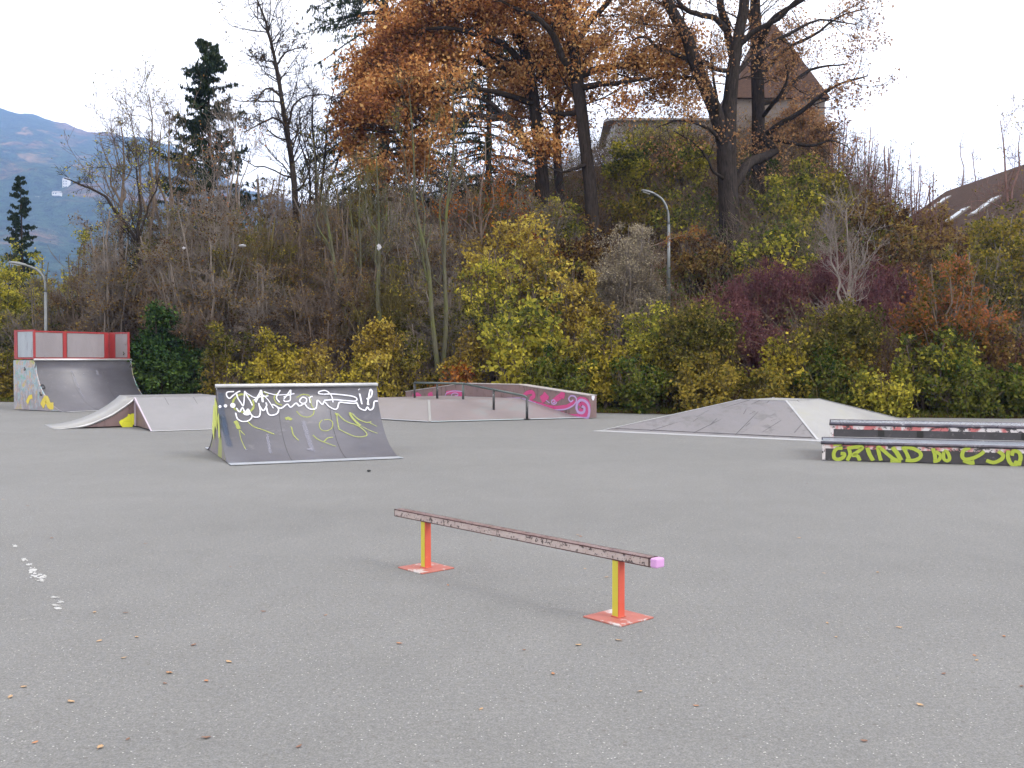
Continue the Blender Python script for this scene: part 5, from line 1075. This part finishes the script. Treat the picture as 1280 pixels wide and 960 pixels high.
def brown_house():
    A = np.array([(1186 - 640) / F * 62, 62.]); za = CAMZ + (450 - 238) / F * 62; Bp = np.array([(1400 - 640) / F * 46, 46.]); W = (Bp - A); L = np.linalg.norm(W); W /= L; Rn = np.array([W[1], -W[0]])
    if Rn[1] > 0: Rn = -Rn
    zg = 3.0; b = (A[0], A[1], zg); fr = Frame(A, W, Rn, b); o = empty('house', b, 'house with a broad brown tiled roof and shining skylights at the right border', 'house'); L = 20
    half = 6.5; drop = 4.6
    mesh('roof', *prism(fr, [(half, za - drop), (0, za), (-half, za - drop), (-half, za - drop - .2), (0, za - .2), (half, za - drop - .2)], -.6, L + .6), M_tile, o)
    mesh('wall', *prism(fr, [(half - .6, zg), (half - .6, za - drop * .9 - .25), (0, za - .23), (-half + .6, za - drop * .9 - .25), (-half + .6, zg)], 0, L), M_wall, o)
    for s, r in ((1.6, 1.2), (3.2, 4.4), (5.0, 4.3), (8.4, 3.6), (11, 3.4)):
        z = lambda rr: za - drop * rr / half
        P = lambda w_, r_, o_: fr.p(w_, r_, z(r_) + o_)
        q = hexa(P(s, r, .1), P(s + .85, r, .1), P(s + .85, r + 1.3, .1), P(s, r + 1.3, .1), .14); sk = mesh('skylight', *q, M_frame, o)
        mesh('pane', *hexa(P(s + .06, r + .08, .112), P(s + .79, r + .08, .112), P(s + .79, r + 1.2, .112), P(s + .06, r + 1.2, .112), .01), M_sky, sk)
brown_house()

# ================================================================== LAMPS, LITTER, HANDRAIL
M_lamp = surf('lamp_grey_paint', (.11, .12, .125), (.15, .16, .165), 5, .4, .3); M_lens = surf('lamp_lens', (.4, .42, .42), (.5, .5, .5), 5, .3)
def lamp(pxp, yk, pxh, yh, d, label):
    p = at(pxp, yk, d); zb = float(terrain(p[0], d)); b = np.array([p[0], d, zb]); o = empty('street_lamp', b, label, 'street lamp', 'street lamps on the bank')
    e = at(pxh, yh, d); ax, az = e[0] - p[0], e[2] - p[2]; hz = p[2] - zb
    mesh('pole', *tube([(0, 0, -.2), (0, 0, hz * .5), (0, 0, hz - .4)], [.085, .07, .055], 12), M_lamp, o, True)
    arc = [(0, 0, hz - .4), (ax * .04, 0, hz + az * .15), (ax * .22, 0, hz + az * .6), (ax * .45, 0, hz + az * .82), (ax * .6, 0, hz + az * .88)]
    mesh('arm', *tube(catmull(arc, 5), .045, 10), M_lamp, o, True)
    A = np.array([ax * .52, 0, hz + az * .86]); Bq = np.array([ax * 1.05, 0, hz + az * 1.04]); D_ = (Bq - A); L = np.linalg.norm(D_); D_ /= L; U = np.array([-D_[2], 0, D_[0]]); U = U if U[2] > 0 else -U
    V, Fc = [], []; ks = 12
    for s, w, hgt in ((0, .05, .05), (.12, .10, .075), (.5, .14, .09), (.85, .12, .07), (1, .04, .03)):
        for j in range(ks):
            an = 2 * math.pi * j / ks; V.append(A + D_ * L * s + np.array([0, 1, 0]) * w * math.cos(an) + U * hgt * (math.sin(an) if math.sin(an) > 0 else .35 * math.sin(an)))
    for i in range(4):
        for j in range(ks): Fc.append([i * ks + j, i * ks + (j + 1) % ks, (i + 1) * ks + (j + 1) % ks, (i + 1) * ks + j])
    Fc += [list(range(ks))[::-1], list(range(4 * ks, 5 * ks))]
    h = mesh('lamp_head', V, Fc, M_lamp, o, True)
    l = A + D_ * L * .35 - U * .036; r_ = A + D_ * L * .85 - U * .032; s = np.array([0, .08, 0])
    mesh('lens', *hexa(l - s, l + s, r_ + s, r_ - s, .02), M_lens, h)
lamp(57, 352, 13, 329, 38.6, 'grey street lamp with its arm to the left behind the quarter pipe railing')
lamp(836, 268, 803, 239, 40, 'slim grey street lamp on the bank in front of the big oak')
wb = surf('white_plastic', (.28, .28, .31), (.38, .38, .41), 6, .4)
def bag(px, py, d, w, h, label):
    p = at(px, py, d); bm = bmesh.new(); bmesh.ops.create_icosphere(bm, subdivisions=3, radius=1)
    r_ = random.Random(px)
    for v in bm.verts:
        k = 1 + .3 * math.sin(v.co.x * 5 + px) * math.cos(v.co.z * 6) + r_.uniform(-.1, .1); v.co *= k; v.co.x *= w / 2; v.co.y *= w / 3; v.co.z *= h / 2
    me = bpy.data.meshes.new('plastic_bag'); bm.to_mesh(me); bm.free(); o = link('plastic_bag', me, wb); o.location = Vector(p); tag(o, label, 'plastic bag', 'white bags caught in the thicket')
bag(303, 307, 36, .26, .08, 'small flat white plastic bag caught in the brown thicket, left one'); bag(474, 309, 34.4, .15, .2, 'white crumpled plastic bag hanging at the grey green young tree'); bag(230, 310, 36, .12, .09, 'tiny white scrap in the thicket above the evergreen bush')
def handrail():
    def hit(px, py, up):
        for d in np.arange(30, 60, .1):
            p = at(px, py, d)
            if p[2] <= terrain(p[0], p[1]) + up: return p
    a1, b1 = hit(1045, 303, 1.0), hit(1140, 325, 1.0); a2, b2 = hit(1082, 313, .5), hit(1138, 330, .5); a2 = a1 + (b1 - a1) * .35 - [0, 0, .4]; b2 = b1 - np.array([0, 0, .4])
    o = empty('handrail', (a1 + b1) / 2 * [1, 1, 0] + [0, 0, float(terrain(*((a1 + b1) / 2)[:2]))], 'pale double handrail slanting through the dark red shrubs', 'handrail'); b = np.array(o.location)
    mt = surf('pale_weathered_rail', (.26, .23, .22), (.34, .3, .28), 4, .6)
    mesh('rail', *tube([a1 - b, b1 - b], .025, 8), mt, o, True); mesh('rail', *tube([a2 - b, b2 - b], .02, 8), mt, o, True)
    for t in (0, .5, 1):
        p = a1 + (b1 - a1) * t; g = float(terrain(p[0], p[1])); mesh('post', *tube([np.array([p[0], p[1], g - .2]) - b, p - b], .03, 8), mt, o, True)
handrail()

# fallen leaves on the asphalt, one by one
protos = []
for k in range(5):
    V, Fc = [], []; n = 9; rr_ = random.Random(k)
    for i in range(n):
        t = i / (n - 1); wv = math.sin(t * math.pi) ** .8 * .017 * (1 + .35 * math.sin(i * 2.4 + k)); z = .004 + .010 * abs(t - .5) + rr_.uniform(0, .003)
        V += [(t * .06 - .03, -wv, z + .006), (t * .06 - .03, 0, z), (t * .06 - .03, wv, z + .005)]
    for i in range(n - 1):
        for j in range(2): Fc.append([i * 3 + j, i * 3 + j + 1, i * 3 + 4 + j, i * 3 + 3 + j])
    V += [(-.045, 0, .004), (-.03, .0012, .009), (-.03, -.0012, .009)]; Fc.append([len(V) - 3, len(V) - 2, len(V) - 1])
    me = bpy.data.meshes.new('fallen_leaf'); me.from_pydata(V, [], Fc); me.update(); protos.append(me)
lm = [surf('tan_dry_leaf', (.30, .18, .09), (.38, .26, .14), 30, .7), surf('orange_dry_leaf', (.30, .12, .05), (.36, .18, .08), 30, .7), surf('brown_dry_leaf', (.12, .06, .04), (.2, .1, .06), 30, .7)]
rs = random.Random(21)
known = [(258, 852, 1), (212, 842, 0), (124, 802, 0), (155, 823, 0), (171, 797, 0), (118, 766, 0), (13, 872, 0), (44, 929, 1), (125, 935, 0), (286, 828, 0), (499, 805, 1), (723, 807, 0), (773, 801, 0), (870, 883, 1), (1030, 717, 0), (1045, 797, 0), (1218, 820, 1), (1255, 796, 1), (1221, 826, 0), (1124, 785, 0), (726, 671, 1), (722, 669, 0), (560, 732, 1), (758, 722, 0), (1097, 716, 0), (1150, 882, 0), (800, 865, 0), (329, 765, 2), (65, 673, 2), (182, 680, 2), (288, 709, 2), (1080, 927, 2), (655, 813, 2), (242, 807, 2)]
pts = known + [(rs.uniform(0, 1280), 600 + 350 * rs.random() ** 1.0, rs.choice((0, 0, 1, 2))) for _ in range(22)]
for px, py, c in pts:
    g_ = gnd(px, py); me = protos[rs.randrange(5)]
    key = (me.name, c)
    o = bpy.data.objects.new('fallen_leaf', me); COL.objects.link(o); o.location = Vector((g_[0], g_[1], .002)); s = rs.uniform(.4, .72); o.scale = (s, s, s * .55); o.rotation_euler = (rs.uniform(-.1, .1), rs.uniform(-.1, .1), rs.uniform(0, 6.28))
    if not me.materials: me.materials.append(None)
    o.material_slots[0].link = 'OBJECT'; o.material_slots[0].material = lm[c]
    tag(o, ('tan', 'orange', 'dark brown')[c] + ' dry leaf lying on the open grey asphalt', 'fallen leaf', 'dry leaves scattered on the asphalt')

# ================================================================== MOUNTAIN
RX = [-900, -300, -100, 0, 50, 100, 150, 215, 300, 420, 600, 900, 1300]; RY = [95, 105, 125, 135, 143, 160, 167, 178, 232, 262, 235, 290, 350]
az = np.arange(-700, 1300, 5.0); dist = np.concatenate([np.arange(900, 3000, 45), np.arange(3000, 3500, 60)])
A_, D_ = np.meshgrid(az, dist); top = (450 - np.interp(A_, RX, RY)) / F * 2950 + CAMZ
t = np.clip((D_ - 950) / 2000, 0, 1); t = t ** .9; fall = np.clip((D_ - 2950) / 550, 0, 1)
Xm = (A_ - 640) / F * D_; Zm = top * t * (1 - .5 * fall) + (28 * fbm(Xm, D_, .0035, 2.0) + 10 * fbm(Xm, D_, .02, 5.)) * np.sin(np.clip(t, 0, 1) * np.pi) + 5 * fbm(Xm, D_, .03, 1.0) * t - 6
idx = np.arange(A_.size).reshape(A_.shape); Q = np.stack([idx[:-1, :-1], idx[:-1, 1:], idx[1:, 1:], idx[1:, :-1]], -1).reshape(-1, 4)
m, nt, out = newmat('forested_mountain')
co = N(nt, 'ShaderNodeTexCoord').outputs['Object']
n1 = noise(nt, co, .0045, 6, .62, .6); n2 = noise(nt, co, .06, 4, .8); n3 = noise(nt, mapped(nt, co, (1, .5, 1.4)), .0032, 5, .6, 1.2)
r1 = ramp(nt, [(.35, (.012, .03, .02)), (.52, (.025, .04, .02)), (.6, (.10, .06, .03)), (.72, (.2, .10, .04))]); nt.links.new(n1.outputs[0], r1.inputs[0])  # autumn forest tones; the orange patches also paint in sunlit slopes
r2 = ramp(nt, [(.38, g3(.25)), (.6, g3(1.7))]); nt.links.new(n2.outputs[0], r2.inputs[0])
r3 = ramp(nt, [(.63, g3(0)), (.67, g3(.8))]); nt.links.new(n3.outputs[0], r3.inputs[0])
c_ = mixc(nt, 1.0, r1.outputs[0], r2.outputs[0], 'MULTIPLY'); c_ = mixc(nt, r3.outputs[0], c_, (.26, .16, .08))
d_ = N(nt, 'ShaderNodeBsdfDiffuse'); nt.links.new(c_, d_.inputs[0]); bp = N(nt, 'ShaderNodeBump'); bp.inputs['Distance'].default_value = 10; nt.links.new(n2.outputs[0], bp.inputs['Height']); nt.links.new(bp.outputs[0], d_.inputs['Normal']); nt.links.new(d_.outputs[0], out.inputs[0])
tag(quadmesh('mountain', np.stack([Xm, D_, Zm], -1).reshape(-1, 3), Q, m, smooth=True), 'forested mountain fading to blue at the left', kind='structure')
def mtn_z(px, d_):
    i = np.argmin(np.abs(dist - d_)); j = np.argmin(np.abs(az - px)); return Zm[i, j]
M_far = surf('white_render', (.5, .49, .47), (.55, .54, .52), .05, .7)
def far_house(px, py, w, hgt, dd, label, tower=False):
    dds = np.arange(1000, 2900, 25); k = np.argmin([abs((CAMZ + (480 - (py + 30)) / F * q - mtn_z(px, q))) for q in dds]); d_ = float(dds[k]); x = (px - 640) / F * d_; z = mtn_z(px, d_) - 2
    s = d_ / 1600; w *= s; hgt *= s; b = (x, d_, z); o = empty('far_building', b, label, 'building', 'far white buildings on the mountain'); fr = Frame((x - w / 2, d_), (1, 0), (0, 1), b)
    mesh('wall', *boxp(fr, 0, w, 0, 10, z, z + hgt), M_far, o)
    mesh('roof', *prism(fr, [(-.5, z + hgt + .01), (5, z + hgt + 3), (10.5, z + hgt + .01)], -.5, w + .5), M_groof, o)
    for i in range(max(2, int(w / 5))):
        for j in range(max(1, int(hgt / 5))): mesh('window', *boxp(fr, 1.5 + i * 4, 3.2 + i * 4, -.2, -.02, z + 2.5 + j * 4.5, z + 4.5 + j * 4.5), M_glass, o)
far_house(84, 240, 9, 20, 0, 'tall white block of a building far away on the mountain slope'); far_house(72, 245, 12, 5, 0, 'low white building left of the tall far white block'); far_house(46, 252, 9, 3, 0, 'low white building farther left beneath the tall far block')

# ================================================================== HAZE, SKY, SUN
hz = mesh('haze', [(x, y, z) for z in (-1.3, 900) for x, y in ((-4100, -300), (4100, -300), (4100, 4250), (-4100, 4250))], [[0, 3, 2, 1], [4, 5, 6, 7], [0, 1, 5, 4], [1, 2, 6, 5], [2, 3, 7, 6], [3, 0, 4, 7]], None)
m = bpy.data.materials.new('thin_blue_haze'); m.use_nodes = True; nt = m.node_tree; nt.nodes.clear(); out = nt.nodes.new('ShaderNodeOutputMaterial')
pv = nt.nodes.new('ShaderNodeVolumePrincipled'); pv.inputs['Color'].default_value = (.38, .57, 1.0, 1); pv.inputs['Density'].default_value = .00021; pv.inputs['Anisotropy'].default_value = 0.1
nt.links.new(pv.outputs[0], out.inputs['Volume']); hz.data.materials.append(m); tag(hz, 'thin blue haze of distant air', 'haze', kind='stuff')

SUN_EL, SUN_AZ = R(38), R(115)     # azimuth measured clockwise from +Y
w = bpy.data.worlds.new('World'); scene.world = w; w.use_nodes = True; nt = w.node_tree; nt.nodes.clear()
out = nt.nodes.new('ShaderNodeOutputWorld'); bg = nt.nodes.new('ShaderNodeBackground'); sky = nt.nodes.new('ShaderNodeTexSky'); sky.sky_type = 'NISHITA'; sky.sun_disc = False
sky.sun_elevation = SUN_EL; sky.sun_rotation = SUN_AZ; sky.altitude = 600
co = N(nt, 'ShaderNodeTexCoord').outputs['Generated']; mp = mapped(nt, co, (1, 1, 2.2)); n1 = noise(nt, mp, 2.1, 6, .55, .3)
rp = ramp(nt, [(.32, g3(.8)), (.46, g3(1))]); nt.links.new(n1.outputs[0], rp.inputs[0])
nt.links.new(mixc(nt, rp.outputs[0], sky.outputs[0], (11.4, 10.95, 10.6)), bg.inputs[0]); bg.inputs[1].default_value = .1; nt.links.new(bg.outputs[0], out.inputs[0])
sd = bpy.data.lights.new('sun', 'SUN'); so = bpy.data.objects.new('sun', sd); COL.objects.link(so); sd.energy = 1.15; sd.angle = R(24); sd.color = (1, .96, .9)
sv = Vector((math.sin(SUN_AZ) * math.cos(SUN_EL), math.cos(SUN_AZ) * math.cos(SUN_EL), math.sin(SUN_EL))); so.rotation_euler = sv.to_track_quat('Z', 'Y').to_euler()
vs = scene.view_settings; vs.view_transform = 'Standard'; vs.look = 'None'; vs.gamma = 1; vs.use_curve_mapping = False; vs.exposure = 1.25
scene.render.engine = 'CYCLES'; cy = scene.cycles; cy.adaptive_threshold = .025; cy.max_bounces = 6; cy.diffuse_bounces = 3; cy.glossy_bounces = 2; cy.transmission_bounces = 3; cy.transparent_max_bounces = 8; cy.volume_bounces = 1
cy.use_denoising = True
